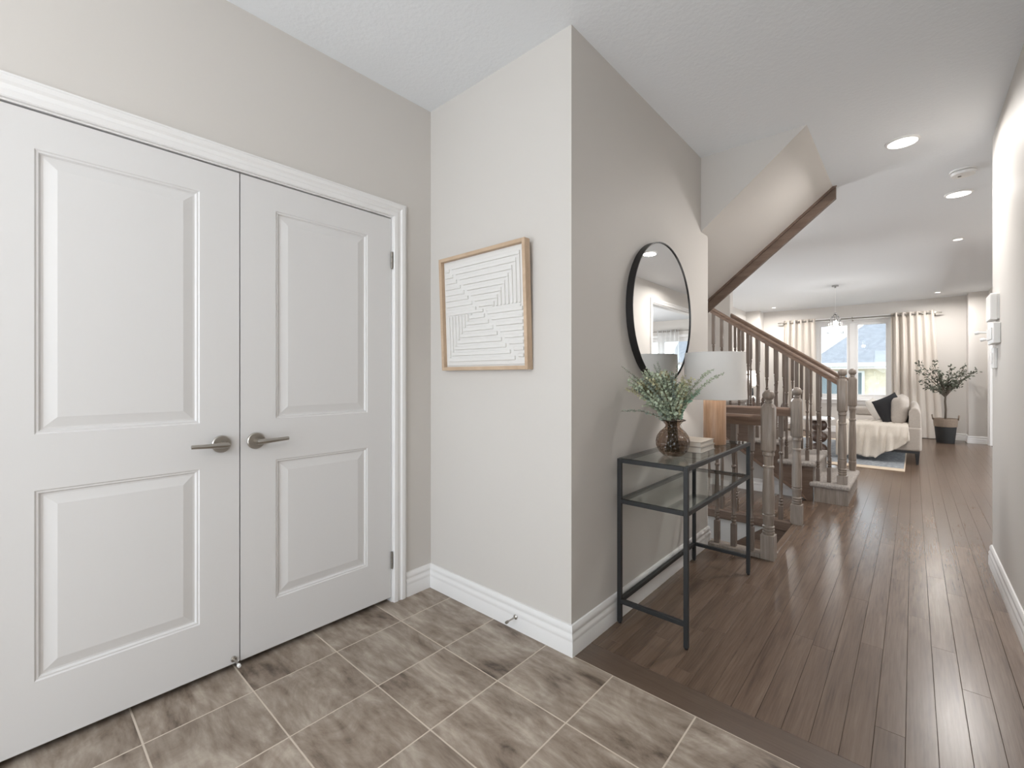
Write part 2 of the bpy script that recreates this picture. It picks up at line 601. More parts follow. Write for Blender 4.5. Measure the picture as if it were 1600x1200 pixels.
# threshold board and hall planks
MB().box(XH, XR, 1.6215, 1.752, -0.014, 0.0).build('threshold_board', M['plank_x'], floor, bevel=0.0012, seg=1)
PW = 0.0795
near = 0
far = MB()
r0 = int(math.floor((-3.0 + 0.0975) / PW))
r1 = int(math.ceil((XO + 0.0975) / PW))
for r in range(r0, r1 + 1):
    x0 = -0.0975 + PW * r
    x1 = x0 + PW
    xm = (x0 + x1) / 2
    if xm < -2.95 or xm > XO + 0.02:
        continue
    spans = []
    if xm > XH and xm < XR + 0.03:
        spans.append((1.753, SY0 - 0.06) if xm < SX0 + 0.02 else (1.753, YB))
    elif xm >= XR:
        spans.append((YRE + 0.13, YB))
    if xm < SX0 + 0.02:
        spans.append((SY1 + 0.03, YB if xm < SX0 else YB))
    for (a, b) in spans:
        y = a - random.uniform(0, 0.7) if a < 1.8 and xm > -0.75 else a - random.uniform(0.0, 0.25)
        short = xm < -0.62 and a < 1.8
        while y < b:
            ln = random.uniform(0.25, 0.5) if short else random.uniform(0.7, 1.7)
            ya, yb = max(y, a), min(y + ln, b)
            y += ln
            if yb - ya < 0.03:
                continue
            g = 0.0004
            zt = random.uniform(-0.0006, 0.0)
            vis = ya < 5.3 and (xm > -1.75)
            if vis and near < 235:
                near += 1
                MB().box(x0 + g, x1 - g, ya + 0.0002, yb - 0.0002, -0.012, zt).build('plank', M['plank'], floor, bevel=0.0007, seg=1)
            else:
                far.box(x0 + g, x1 - g, ya + g, yb - g, -0.012, zt)
# kitchen floor planks beyond the cased opening
for r in range(0, 42):
    x0 = XO + 0.045 + PW * r
    far.box(x0 + 0.0005, x0 + PW - 0.0005, 4.4, YB, -0.012, 0)
o = far.build('plank_field', M['plank'], floor)
o['kind'] = 'stuff'

# ------------------------------------------------------------------ ceiling
struct(MB().box(-3.4, 5.0, -2.5, YB + 0.2, H, H + 0.12).build('ceiling', M['ceiling']))

# ------------------------------------------------------------------ walls
# closet wall (left) with the double door opening
DY0, DYM, DY1, DZ = -0.083, 0.639, 1.361, 2.045
wl = MB()
wl.box(XL - 0.11, XL, -2.4, DY0 - 0.012, 0, H)
wl.box(XL - 0.11, XL, DY1 + 0.012, YA, 0, H)
wl.box(XL - 0.11, XL, DY0 - 0.012, DY1 + 0.012, DZ + 0.012, H)
struct(wl.build('wall_left', M['wall']))
ci = MB()
ci.box(XL - 0.75, XL - 0.7, -0.5, YA, 0, H)
ci.box(XL - 0.7, XL - 0.11, -0.5, -0.45, 0, H)
struct(ci.build('wall_closet_inside', M['wall']))
# wall with the artwork
struct(MB().box(-3.2, XH, YA, YA + 0.12, 0, H).build('wall_center', M['wall']))
# hall wall, its end stepped under the stair soffit
hw = MB()
hw.prism([(YA + 0.12, 0), (YHE, 0), (YHE, 2.195), (YHE - 0.02, 2.215), (3.235, 2.235), (3.21, H), (YA + 0.12, H)], 'x', XH - 0.12, XH)
struct(hw.build('wall_hall', M['wall']))
# sloped soffit of the upper flight and its triangular cheek
SK = 0.826


def zs(x):
    return H + SK * (x + 0.478)


ck = MB()
ck.prism([(XH - 0.12, zs(XH - 0.12)), (-0.478, H), (XH - 0.12, H)], 'y', 3.21, 3.24)
struct(ck.build('wall_stair_cheek', M['wall']))
sf = MB()
sf.prism([(-2.6, zs(-2.6)), (-0.478, H - 0.0), (-0.478 - 0.12, H), (-2.6, zs(-2.6) + 0.1)], 'y', 3.24, 4.42)
struct(sf.build('trim_1', M['wall']))
# dark oak board along the soffit's far edge with a small cap moulding
tb = MB()
tb.prism([(-2.6, zs(-2.6) - 0.105), (-0.46, zs(-0.46) - 0.105), (-0.46, zs(-0.46) + 0.0), (-2.6, zs(-2.6) + 0.0)], 'y', 4.405, 4.445)
tb.prism([(-2.6, zs(-2.6) - 0.022), (-0.445, zs(-0.445) - 0.022), (-0.445, zs(-0.445) + 0.0), (-2.6, zs(-2.6) + 0.0)], 'y', 4.385, 4.405)
struct(tb.build('trim_2', M['oak_dark']))
# face of the upper flight above the board (behind it)
uf = MB()
uf.prism([(-2.6, zs(-2.6)), (-0.478, H), (-2.6, H)], 'y', 4.42, 4.44)
struct(uf.build('wall_stair_side', M['wall']))
# right wall of the hall
struct(MB().box(XR, XR + 0.12, -2.4, YRE, 0, H).build('wall_right', M['wall']))
struct(MB().box(XR + 0.12, XO + 0.12, YRE - 0.12, YRE, 0, H).build('wall_jog', M['wall']))
# wall with the cased opening to the kitchen
OY0, OY1, OZ = 6.90, 11.38, 2.39
wo = MB()
wo.box(XO, XO + 0.12, YRE, OY0, 0, H)
wo.box(XO, XO + 0.12, OY1, YB, 0, H)
wo.box(XO, XO + 0.12, OY0, OY1, OZ, H)
struct(wo.build('wall_kitchen', M['wall']))
pl = MB()
pl.box(0.75, XO, 11.55, YB, 0, H)
struct(pl.build('wall_pilaster_right', M['wall']))
struct(MB().box(XW, -2.645, 11.55, YB, 0, H).build('wall_pilaster_left', M['wall']))
struct(MB().box(XW - 0.12, XW, 3.2, YB, 0, H).build('wall_far_left', M['wall']))
# window wall
WX0, WX1, WZ0, WZ1 = -1.62, -0.31, 0.72, 2.40
KX0, KX1 = 1.35, 3.95
wb = MB()
wb.box(XW - 0.12, WX0, YB, YB + 0.16, 0, H)
wb.box(WX1, KX0, YB, YB + 0.16, 0, H)
wb.box(KX1, 5.0, YB, YB + 0.16, 0, H)
wb.box(WX0, WX1, YB, YB + 0.16, 0, WZ0)
wb.box(WX0, WX1, YB, YB + 0.16, WZ1, H)
wb.box(KX0, KX1, YB, YB + 0.16, 0, 0.8)
wb.box(KX0, KX1, YB, YB + 0.16, 2.25, H)
struct(wb.build('wall_back', M['wall']))
# kitchen enclosure
ke = MB()
ke.box(4.7, 4.82, 4.3, YB, 0, H)
ke.box(XO + 0.12, 4.7, 4.3, 4.42, 0, H)
struct(ke.build('wall_kitchen_far', M['wall']))
# wall that encloses the upper part of the lower flight
struct(MB().box(XW, -1.71, 6.02, 6.14, 0, H).build('wall_stair_back', M['wall']))
# wall under the lower flight
us = MB()
us.prism([(XW, 0), (-0.74, 0), (-0.74, 0.05), (XW, 0.05 + 0.70 * (-0.74 - XW))], 'y', 5.255, 5.34)
struct(us.build('wall_under_stair', M['wall']))
# basement stairwell walls
bw = MB()
bw.box(-3.0, -0.70, SY1 + 0.012, SY1 + 0.1, -2.0, -0.012)
bw.box(-3.0, -0.70, SY0 - 0.14, SY0 - 0.02, -2.0, -0.012)
bw.box(-3.1, -3.0, SY0 - 0.1, SY1 + 0.1, -2.0, -0.012)
struct(bw.build('wall_stairwell', M['wall']))
# entrance wall behind the camera
ew = MB()
ew.box(XL - 0.1, -1.9, -2.52, -2.4, 0, H)
ew.box(0.2, XR + 0.12, -2.52, -2.4, 0, H)
ew.box(-1.9, 0.2, -2.52, -2.4, 2.4, H)
struct(ew.build('wall_front', M['wall']))

# ------------------------------------------------------------------ baseboards, casings
BB = [(0, 0), (0.017, 0), (0.017, 0.055), (0.0155, 0.060), (0.0155, 0.068), (0.017, 0.073), (0.015, 0.084), (0.011, 0.092), (0.011, 0.099),
      (0.013, 0.104), (0.012, 0.116), (0.006, 0.128), (0, 0.130)]


def base(name, path, side):
    return struct(MB().sweep(path, BB, lambda p, h: (p.x, p.y, h), side).build(name, M['white'], smooth=35))


base('baseboard_left', [(XL, DY1 + 0.085), (XL, YA), (XH, YA), (XH, YHE), (XH - 0.12, YHE)], -1)
base('baseboard_left_front', [(XL, -2.4), (XL, DY0 - 0.085)], -1)
base('baseboard_right', [(XR, -2.4), (XR, YRE), (XO, YRE), (XO, OY0 - 0.09)], 1)
base('baseboard_back', [(XO, OY1 + 0.09), (XO, 11.55), (0.75, 11.55), (0.75, YB), (-2.645, YB), (-2.645, 11.55), (XW, 11.55), (XW, 6.14), (-1.71, 6.14)], 1)
base('baseboard_stair', [(XW, 5.255), (-0.80, 5.255)], -1)
CAS = [(0, 0), (0, 0.012), (0.004, 0.016), (0.022, 0.017), (0.028, 0.013), (0.040, 0.013), (0.048, 0.020), (0.064, 0.021), (0.068, 0.017), (0.074, 0.017), (0.075, 0)]
c = MB().sweep([(DY0 - 0.006, 0), (DY0 - 0.006, DZ + 0.006), (DY1 + 0.006, DZ + 0.006), (DY1 + 0.006, 0)], CAS, lambda p, h: (XL + h, p.x, p.y), 1)
struct(c.build('trim_3', M['white'], smooth=35))
jm = MB()
jm.box(XL - 0.11, XL, DY0 - 0.012, DY0, 0, DZ)
jm.box(XL - 0.11, XL, DY1 + 0.0005, DY1 + 0.012, 0, DZ)
jm.box(XL - 0.11, XL, DY0 - 0.012, DY1 + 0.012, DZ + 0.0, DZ + 0.012)
struct(jm.build('trim_4', M['white']))
c = MB().sweep([(OY0, 0), (OY0, OZ), (OY1, OZ), (OY1, 0)], CAS, lambda p, h: (XO - h, p.x, p.y), 1)
c.sweep([(OY0, 0), (OY0, OZ), (OY1, OZ), (OY1, 0)], CAS, lambda p, h: (XO + 0.12 + h, p.x, p.y), 1)
c.box(XO, XO + 0.12, OY0, OY0 + 0.012, 0, OZ)
c.box(XO, XO + 0.12, OY1 - 0.012, OY1, 0, OZ)
c.box(XO, XO + 0.12, OY0, OY1, OZ - 0.012, OZ)
struct(c.build('trim_5', M['white'], smooth=35))

# ------------------------------------------------------------------ closet doors


def closet_door(name, y0, y1, hinge_y, lever_dir, rose_y):
    X = XL - 0.002
    z0, z1 = 0.028, 2.038
    ya, yb = y0 + 0.0022, y1 - 0.0022
    d = MB()
    pys = (ya + 0.138, yb - 0.138)
    pan = [(0.234, 0.839), (1.017, 1.922)]

    def q(a, b, c_, e):
        d.add([(X, a, c_), (X, b, c_), (X, b, e), (X, a, e)], [(0, 1, 2, 3)])
    q(ya, pys[0], z0, z1)
    q(pys[1], yb, z0, z1)
    q(pys[0], pys[1], z0, pan[0][0])
    q(pys[0], pys[1], pan[0][1], pan[1][0])
    q(pys[0], pys[1], pan[1][1], z1)
    prof = [(0, 0), (0.004, -0.0035), (0.009, -0.0035), (0.014, -0.0105), (0.020, -0.0105), (0.052, -0.003)]
    for (pz0, pz1) in pan:
        rows = []
        for ins, dep in prof:
            rows.append([(X + dep, pys[0] + ins, pz0 + ins), (X + dep, pys[1] - ins, pz0 + ins), (X + dep, pys[1] - ins, pz1 - ins), (X + dep, pys[0] + ins, pz1 - ins)])
        pts = [p for r in rows for p in r]
        fs = []
        for i in range(len(rows) - 1):
            for k in range(4):
                k2 = (k + 1) % 4
                fs.append((i * 4 + k, i * 4 + k2, i * 4 + 4 + k2, i * 4 + 4 + k))
        m = 4 * (len(rows) - 1)
        fs.append((m, m + 1, m + 2, m + 3))
        d.add(pts, fs)
    # edges and back
    B = X - 0.035
    d.add([(X, ya, z0), (X, yb, z0), (X, yb, z1), (X, ya, z1), (B, ya, z0), (B, yb, z0), (B, yb, z1), (B, ya, z1)],
          [(0, 4, 5, 1), (1, 5, 6, 2), (2, 6, 7, 3), (3, 7, 4, 0), (4, 7, 6, 5)])
    me_o = d.build(name, M['door'], origin=(X, (y0 + y1) / 2, z0))
    # welded so that the normals agree
    bm = bmesh.new()
    bm.from_mesh(me_o.data)
    bmesh.ops.remove_doubles(bm, verts=bm.verts, dist=1e-5)
    bmesh.ops.recalc_face_normals(bm, faces=bm.faces)
    bm.to_mesh(me_o.data)
    bm.free()
    struct(me_o)
    # lever handle
    hz = 0.93
    r = MB()
    n = 28
    pts = []
    for rad, dx in ((0.0345, 0.0), (0.0345, 0.006), (0.031, 0.0095), (0.012, 0.0105), (0.012, 0.05)):
        for k in range(n):
            a = 2 * pi * k / n
            pts.append((X + dx, rose_y + rad * cos(a), hz + rad * sin(a)))
    fs = [(i * n + k, i * n + (k + 1) % n, (i + 1) * n + (k + 1) % n, (i + 1) * n + k) for i in range(4) for k in range(n)]
    fs.append(tuple(range(4 * n, 5 * n)))
    r.add(pts, fs)
    ho = r.build('door_handle', M['steel'], me_o, smooth=40)
    WORLD[ho.name] = WORLD[me_o.name]
    lv = MB()
    s_ = lever_dir
    path = [(X + 0.050, rose_y - s_ * 0.012, hz), (X + 0.052, rose_y + s_ * 0.004, hz), (X + 0.054, rose_y + s_ * 0.03, hz + 0.001), (X + 0.055, rose_y + s_ * 0.07, hz + 0.0025), (X + 0.052, rose_y + s_ * 0.112, hz + 0.004)]
    lv.tube(path, [0.0125, 0.0145, 0.0125, 0.0105, 0.0095], 10, flat=0.8)
    lv.build('lever', M['steel'], ho, smooth=40)
    # hinges
    for z in (1.818, 0.225, 1.02) if False else (1.818, 0.225):
        h_ = MB()
        for k in range(3):
            h_.lathe([(0.006, z - 0.045 + k * 0.030 + 0.001), (0.006, z - 0.045 + k * 0.030 + 0.029)], X + 0.006, hinge_y, 10)
        h_.box(X - 0.001, X + 0.003, hinge_y - 0.002, hinge_y + 0.016, z - 0.045, z + 0.045)
        h_.build('hinge', M['hinge'], me_o, smooth=40)
    return me_o


d1 = closet_door('door_1', DY0, DYM, DY0 + 0.001, -1, 0.572)
d2 = closet_door('door_2', DYM, DY1, DY1 - 0.001, 1, 0.699)


def door_stop(name, loc, direction, label, white_tip):
    t = thing(name, loc, label, 'door stop')
    L_ = Vector(loc)
    D = Vector(direction).normalized()
    m = MB()
    m.tube([L_, L_ + D * 0.004, L_ + D * 0.008], [0.011, 0.011, 0.006], 12)
    m.tube([L_ + D * 0.006, L_ + D * 0.055], [0.0042, 0.0036], 10)
    m.build('stem', M['steel'], t, smooth=40)
    m = MB()
    m.tube([L_ + D * 0.053, L_ + D * 0.057, L_ + D * 0.068, L_ + D * 0.071], [0.005, 0.0068, 0.0068, 0.005], 10)
    m.build('rubber_tip', M['plastic'] if white_tip else M['hinge'], t, smooth=40)


door_stop('door_stop', (XL - 0.0015, 0.616, 0.047), (1, 0.0, 0.0), 'small metal door stop with white tip at the foot of the left closet door', True)
door_stop('door_stop', (-1.405, YA - 0.0165, 0.062), (0, -1, 0.0), 'small metal door stop screwed into the white baseboard below the framed art', False)

# ------------------------------------------------------------------ framed relief art
AX0, AX1, AZ0, AZ1 = -1.918, -1.310, 1.233, 1.832


def tiltY(z):
    """distance of the frame's back from the wall: it leans out at the top"""
    return 0.004 + 0.024 * (z - AZ0) / (AZ1 - AZ0)


art = thing('framed_art', ((AX0 + AX1) / 2, YA, AZ0), 'square pale oak frame holding a white plaster maze relief on the wall', 'artwork')


def ab(m, x0, x1, z0, z1, d0, d1):
    """box in the leaning frame's coordinates; d is the height above its back"""
    p = []
    for d in (d0, d1):
        for (x, z) in ((x0, z0), (x1, z0), (x1, z1), (x0, z1)):
            p.append((x, YA - tiltY(z) - d, z))
    m.hexa(p)
    return m


fwid = 0.018
for nm, a in (('frame_side', (AX0, AX0 + fwid, AZ0, AZ1)), ('frame_side', (AX1 - fwid, AX1, AZ0, AZ1)),
              ('frame_side', (AX0 + fwid, AX1 - fwid, AZ0, AZ0 + fwid)), ('frame_side', (AX0 + fwid, AX1 - fwid, AZ1 - fwid, AZ1))):
    ab(MB(), *a, 0.0, 0.038).build(nm, M['frame'], art, bevel=0.0015)
ab(MB(), AX0 + 0.01, AX1 - 0.01, AZ0 + 0.01, AZ1 - 0.01, 0.004, 0.014).build('backing_board', M['plaster'], art)
px0, px1, pz0, pz1 = AX0 + 0.034, AX1 - 0.034, AZ0 + 0.034, AZ1 - 0.034
ab(MB(), px0 - 0.008, px1 + 0.008, pz0 - 0.008, pz1 + 0.008, 0.014, 0.019).build('plaster_panel', M['plaster'], art, bevel=0.002)
# maze: nested L-shaped ridges climbing from both sides, as in the relief
W_ = px1 - px0
HH = pz1 - pz0
xm, zm = px0 + W_ * 0.53, pz0 + HH * 0.5
n_r = 8
for k in range(n_r):
    st = 0.031
    # upper half: ridge runs along the top from a stepped left end, then turns down at the right
    zt = pz1 - 0.012 - k * st
    xr = px1 - 0.010 - k * 0.0245
    xl = px0 + W_ * (0.10 + 0.052 * k)
    if zt > zm + 0.012:
        m = MB()
        ab(m, xl, xr, zt - 0.019, zt, 0.017, 0.0255)
        ab(m, xr - 0.0145, xr, zm + 0.012, zt - 0.019, 0.017, 0.0255)
        m.build('ridge', M['plaster'], art, bevel=0.003)
        xe = xl - 0.02
        if xe > px0 + 0.02:
            ab(MB(), px0, xe, zt - 0.031, zt - 0.013, 0.017, 0.025).build('ridge', M['plaster'], art, bevel=0.003)
    # lower half: mirrored
    zb = pz0 + 0.012 + k * st
    xl2 = px0 + 0.010 + k * 0.0245
    xr2 = px1 - W_ * (0.10 + 0.052 * k)
    if zb < zm - 0.012:
        m = MB()
        ab(m, xl2, xr2, zb, zb + 0.019, 0.017, 0.0255)
        ab(m, xl2, xl2 + 0.0145, zb + 0.019, zm - 0.012, 0.017, 0.0255)
        m.build('ridge', M['plaster'], art, bevel=0.003)
        xe = xr2 + 0.02
        if xe < px1 - 0.02:
            ab(MB(), xe, px1, zb + 0.013, zb + 0.031, 0.017, 0.025).build('ridge', M['plaster'], art, bevel=0.003)
for (a, b_) in ((0.02, 0.52), (0.56, 0.98)):
    ab(MB(), px0 + W_ * a, px0 + W_ * b_, zm - 0.008, zm + 0.008, 0.017, 0.025).build('ridge', M['plaster'], art, bevel=0.003)

# ------------------------------------------------------------------ round mirror
MY, MZ, MR = 2.512, 1.562, 0.402
mir = thing('round_mirror', (XH, MY, MZ - MR), 'large round wall mirror with a thin black metal frame above the console table', 'mirror')


def disc_rows(rows, n=64):
    pts = []
    for rad, x in rows:
        for k in range(n):
            a = 2 * pi * k / n
            pts.append((x, MY + rad * cos(a), MZ + rad * sin(a)))
    fs = [(i * n + k, i * n + (k + 1) % n, (i + 1) * n + (k + 1) % n, (i + 1) * n + k) for i in range(len(rows) - 1) for k in range(n)]
    return pts, fs, n


pts, fs, n = disc_rows([(MR, XH + 0.001), (MR, XH + 0.040), (MR - 0.005, XH + 0.040), (MR - 0.006, XH + 0.034), (MR - 0.006, XH + 0.001)])
MB().add(pts, fs).build('mirror_frame', M['black'], mir, smooth=40)
pts, fs, n = disc_rows([(MR - 0.007, XH + 0.004), (MR - 0.007, XH + 0.0345)])
fs.append(tuple(range(n, 2 * n)))
MB().add(pts, fs).build('mirror_glass', M['mirror'], mir)

# ------------------------------------------------------------------ console table
TX0, TX1, TY0, TY1, TZ = -1.078, -0.735, 1.98, 3.00, 0.802
tw = 0.020
con = thing('console_table', ((TX0 + TX1) / 2, (TY0 + TY1) / 2, 0), 'charcoal metal console table with glass top and glass shelf against the hall wall', 'table')
for x in (TX0 + tw / 2, TX1 - tw / 2):
    for y in (TY0 + tw / 2, TY1 - tw / 2):
        m = MB().box(x - tw / 2, x + tw / 2, y - tw / 2, y + tw / 2, 0.008, TZ - 0.001)
        lg = m.build('leg', M['iron'], con, bevel=0.0015)
        MB().lathe([(0.008, 0), (0.009, 0.003), (0.008, 0.009)], x, y, 12).build('foot_cap', M['black'], lg, smooth=40)


def rails(z, front=True):
    segs = [((TX0 + tw, TX1 - tw), (TY0, TY0 + tw)), ((TX0 + tw, TX1 - tw), (TY1 - tw, TY1)), ((TX0, TX0 + tw), (TY0 + tw, TY1 - tw))]
    if front:
        segs.append(((TX1 - tw, TX1), (TY0 + tw, TY1 - tw)))
    for (xa, xb), (ya, yb) in segs:
        MB().box(xa, xb, ya, yb, z - tw, z).build('rail', M['iron'], con, bevel=0.0015)


rails(TZ)
rails(0.605)
rails(0.118, False)
for nm, z in (('glass_top', TZ), ('glass_shelf', 0.605)):
    MB().box(TX0 + 0.006, TX1 - 0.006, TY0 + 0.006, TY1 - 0.006, z - 0.003, z + 0.003).build(nm, M['glass'], con)

TT = TZ + 0.003
# lamp
lx, ly = -0.868, 2.76
lmp = thing('table_lamp', (lx, ly, TT), 'table lamp with white drum shade and honey wood cylinder base on the console', 'lamp')
MB().lathe([(0.058, TT), (0.061, TT + 0.003), (0.061, TT + 0.27), (0.058, TT + 0.274)], lx, ly, 40).build('base', M['lampwood'], lmp, smooth=40)
MB().lathe([(0.010, TT + 0.272), (0.010, TT + 0.33), (0.018, TT + 0.33), (0.018, TT + 0.40)], lx, ly, 16).build('socket', M['steel'], lmp, smooth=40)
sh = MB()
z0, z1 = 1.072, 1.338
sh.lathe([(0.172, z0), (0.163, z1)], lx, ly, 64, cap=False)
sh.lathe([(0.169, z0), (0.160, z1)], lx, ly, 64, cap=False)
sho = sh.build('lamp_shade', M['shade'], lmp, smooth=True)
r_ = MB()
ring = lambda rad, z: [(lx + rad * cos(2 * pi * k / 48), ly + rad * sin(2 * pi * k / 48), z) for k in range(48)]
r_.tube(ring(0.1705, z0), 0.0025, 6, closed=True)
r_.tube(ring(0.1615, z1), 0.0025, 6, closed=True)
for k in range(3):
    a = 2 * pi * k / 3
    r_.tube([(lx, ly, TT + 0.40), (lx + 0.160 * cos(a), ly + 0.160 * sin(a), z1 - 0.01)], 0.0016, 6)
r_.build('shade_ring', M['lampbase'], sho, smooth=True)
cb = MB()
cb.tube([(lx - 0.055, ly + 0.03, TT + 0.012), (lx - 0.12, ly + 0.05, TT + 0.006), (lx - 0.185, ly + 0.06, TT + 0.03), (XH + 0.012, ly - 0.03, TT + 0.16), (XH + 0.01, ly - 0.05, TT + 0.26)], 0.0022, 6)
cb.build('cord', M['lampbase'], lmp, smooth=True)

lamp('table_lamp_bulb', 'POINT', (lx, ly, 1.20), 7.0, WARM, 0.03)

# books
bx_, by_ = -0.885, 2.475
for nm, z, w_, l_, h_, mm, lab in (('book', TT, 0.150, 0.215, 0.030, M['book2'], 'lower of two pale cloth books stacked between vase and lamp'),
                                   ('book', TT + 0.0305, 0.145, 0.205, 0.026, M['book'], 'upper of two pale cloth books stacked between vase and lamp')):
    t = thing(nm, (bx_, by_, z), lab, 'book', 'books on the console table')
    cv = MB()
    x0, x1, y0, y1 = bx_ - w_ / 2, bx_ + w_ / 2, by_ - l_ / 2, by_ + l_ / 2
    cv.box(x0, x1, y0, y1, z, z + 0.0025)
    cv.box(x0, x1, y0, y1, z + h_ - 0.0025, z + h_)
    cv.box(x0, x0 + 0.0025, y0, y1, z + 0.0025, z + h_ - 0.0025)
    cv.build('cover', mm, t, bevel=0.0006)
    MB().box(x0 + 0.003, x1 - 0.004, y0 + 0.004, y1 - 0.004, z + 0.0026, z + h_ - 0.0026).build('page_block', M['paper'], t)

# vase
vx, vy = -0.897, 2.215
prof = [(0.030, 0.0), (0.046, 0.003), (0.066, 0.022), (0.079, 0.050), (0.0815, 0.072), (0.076, 0.098), (0.060, 0.122), (0.042, 0.137), (0.034, 0.147), (0.036, 0.156), (0.046, 0.168), (0.060, 0.178)]
vs = MB().lathe([(r, TT + z) for r, z in prof], vx, vy, 48, cap=False)
vs.lathe([(0.0005, TT + 0.0005), (0.030, TT + 0.0004)], vx, vy, 48, cap=False)
vase = vs.build('vase', M['vase'], origin=(vx, vy, TT), smooth=True)
tag(vase, 'round smoky brown glass vase with flared rim on the console table', 'vase')
MB().tube([(vx + 0.060 * cos(2 * pi * k / 48), vy + 0.060 * sin(2 * pi * k / 48), TT + 0.178) for k in range(48)], 0.0022, 8, closed=True).build('rim', mat('dark_glass_rim', L(46, 38, 34), 0.15), vase, smooth=True)

# eucalyptus stems
RT = Vector((cos(radians(CAM_YAW)), sin(radians(CAM_YAW)), 0))
FW = Vector((-sin(radians(CAM_YAW)), cos(radians(CAM_YAW)), 0))
mouth = Vector((vx, vy, TT + 0.170))


def eucalyptus(right, up, depth, leafmat, dens, label, group, lsize=0.0075, droop=0.0):
    tip = mouth + RT * right + FW * depth + Vector((0, 0, up))
    tip.x = max(tip.x, XH + 0.018)
    start = mouth + Vector((random.uniform(-0.02, 0.02), random.uniform(-0.02, 0.02), -0.006))
    bot = Vector((vx + random.uniform(-0.03, 0.03), vy + random.uniform(-0.03, 0.03), TT + 0.02))
    ctrl = start + (tip - start) * 0.45 + Vector((0, 0, 0.05 + droop))
    ctrl.x = max(ctrl.x, XH + 0.016)
    path = [bot, start]
    N = 12
    for i in range(1, N + 1):
        u = i / N
        path.append(start * (1 - u) ** 2 + ctrl * 2 * u * (1 - u) + tip * u * u)
    rr = [0.0018] * 2 + [0.0017 - 0.0010 * i / N for i in range(1, N + 1)]
    st = MB().tube(path, rr, 5).build('eucalyptus_stem', M['stem'], origin=start, smooth=True)
    tag(st, label, 'stem', group)
    lv = MB()
    length = (tip - start).length
    cnt = int(length / dens)
    for i in range(cnt):
        u = 0.10 + 0.90 * i / max(1, cnt - 1)
        c_ = start * (1 - u) ** 2 + ctrl * 2 * u * (1 - u) + tip * u * u
        tg = ((ctrl - start) * (1 - u) + (tip - ctrl) * u).normalized()
        sd = tg.cross(Vector((0, 0, 1)))
        if sd.length < 0.1:
            sd = Vector((1, 0, 0))
        sd.normalize()
        up_ = sd.cross(tg)
        for q in range(4 if u < 0.92 else 2):
            a = random.uniform(0, 2 * pi)
            dr = (sd * cos(a) + up_ * sin(a) + tg * random.uniform(0.1, 0.7)).normalized()
            sz = lsize * random.uniform(0.7, 1.25) * (1.0 - 0.45 * u)
            nrm = dr.cross(Vector((random.uniform(-1, 1), random.uniform(-1, 1), random.uniform(-1, 1)))).normalized()
            cc = c_ + dr * sz * 0.35
            if cc.x < XH + 0.014:
                continue
            b1 = dr * sz
            b2 = nrm * sz * 0.85
            cup = dr.cross(nrm) * sz * 0.2
            pts = [cc, cc + b1 * 0.55 + b2 * 0.9 + cup, cc + b1 * 1.35 + b2 * 0.55, cc + b1 * 1.7, cc + b1 * 1.35 - b2 * 0.55, cc + b1 * 0.55 - b2 * 0.9 + cup]
            lv.add(pts, [(0, 1, 2, 3), (0, 3, 4, 5)])
    lo = lv.build('leaves', leafmat, st, smooth=True)
    lo['kind'] = 'stuff'


G = 'eucalyptus stems in the vase'
ca = [M['leafA'], M['leafB'], M['leafC'], M['leafA'], M['leafB']]


def bush_label(right, up, i):
    side = 'left side' if right < -0.115 else ('middle' if right < -0.01 else 'right side')
    tone = ['sage green', 'yellow-green', 'grey-green', 'sage green', 'yellow-green'][i % 5]
    return ('tall' if up > 0.215 else ('mid-height' if up > 0.145 else 'short')) + ' leafy ' + tone + ' eucalyptus stem in the ' + side + ' of the vase bunch'


for i in range(36):
    u = i / 35.0
    right = -0.225 + 0.295 * u + random.uniform(-0.02, 0.02)
    up = 0.155 + 0.085 * sin(pi * (0.15 + 0.75 * u)) + random.uniform(-0.035, 0.03)
    eucalyptus(right, up, random.uniform(-0.09, 0.07), ca[i % 5], 0.0085, bush_label(right, up, i), G, 0.0128)
for i in range(12):
    right, up = random.uniform(-0.16, 0.08), random.uniform(0.08, 0.14)
    eucalyptus(right, up, random.uniform(-0.10, 0.06), ca[(i * 2) % 5], 0.0085, bush_label(right, up, i * 2), G, 0.0128)
eucalyptus(-0.26, 0.275, -0.02, M['leafC'], 0.011, 'thin eucalyptus stem leaning furthest up and left out of the vase', G, 0.0065)
eucalyptus(-0.27, 0.055, -0.05, M['leafC'], 0.008, 'thin eucalyptus stem drooping level to the left over the wall', G, 0.0060, 0.0)
eucalyptus(-0.095, 0.285, 0.0, M['leafC'], 0.010, 'upright eucalyptus stem in front of the mirror, left of the tallest pair', G, 0.0072)
eucalyptus(-0.065, 0.298, 0.03, M['leafC'], 0.010, 'tallest upright eucalyptus stem in front of the mirror', G, 0.0072)
eucalyptus(0.030, 0.292, 0.01, M['leafC'], 0.010, 'upright eucalyptus stem crossing the left edge of the lamp shade', G, 0.0068)
eucalyptus(0.195, 0.262, -0.02, M['leafA'], 0.0085, 'upper of two eucalyptus stems arching right over the lamp shade', G, 0.0085, 0.045)
eucalyptus(0.255, 0.240, 0.0, M['leafA'], 0.0085, 'lower longer eucalyptus stem arching right over the lamp shade', G, 0.0085, 0.03)
eucalyptus(0.120, 0.150, -0.03, mat('eucalyptus_mint', L(150, 180, 156), 0.6), 0.008, 'short minty eucalyptus stem low at the right of the vase', G, 0.012)

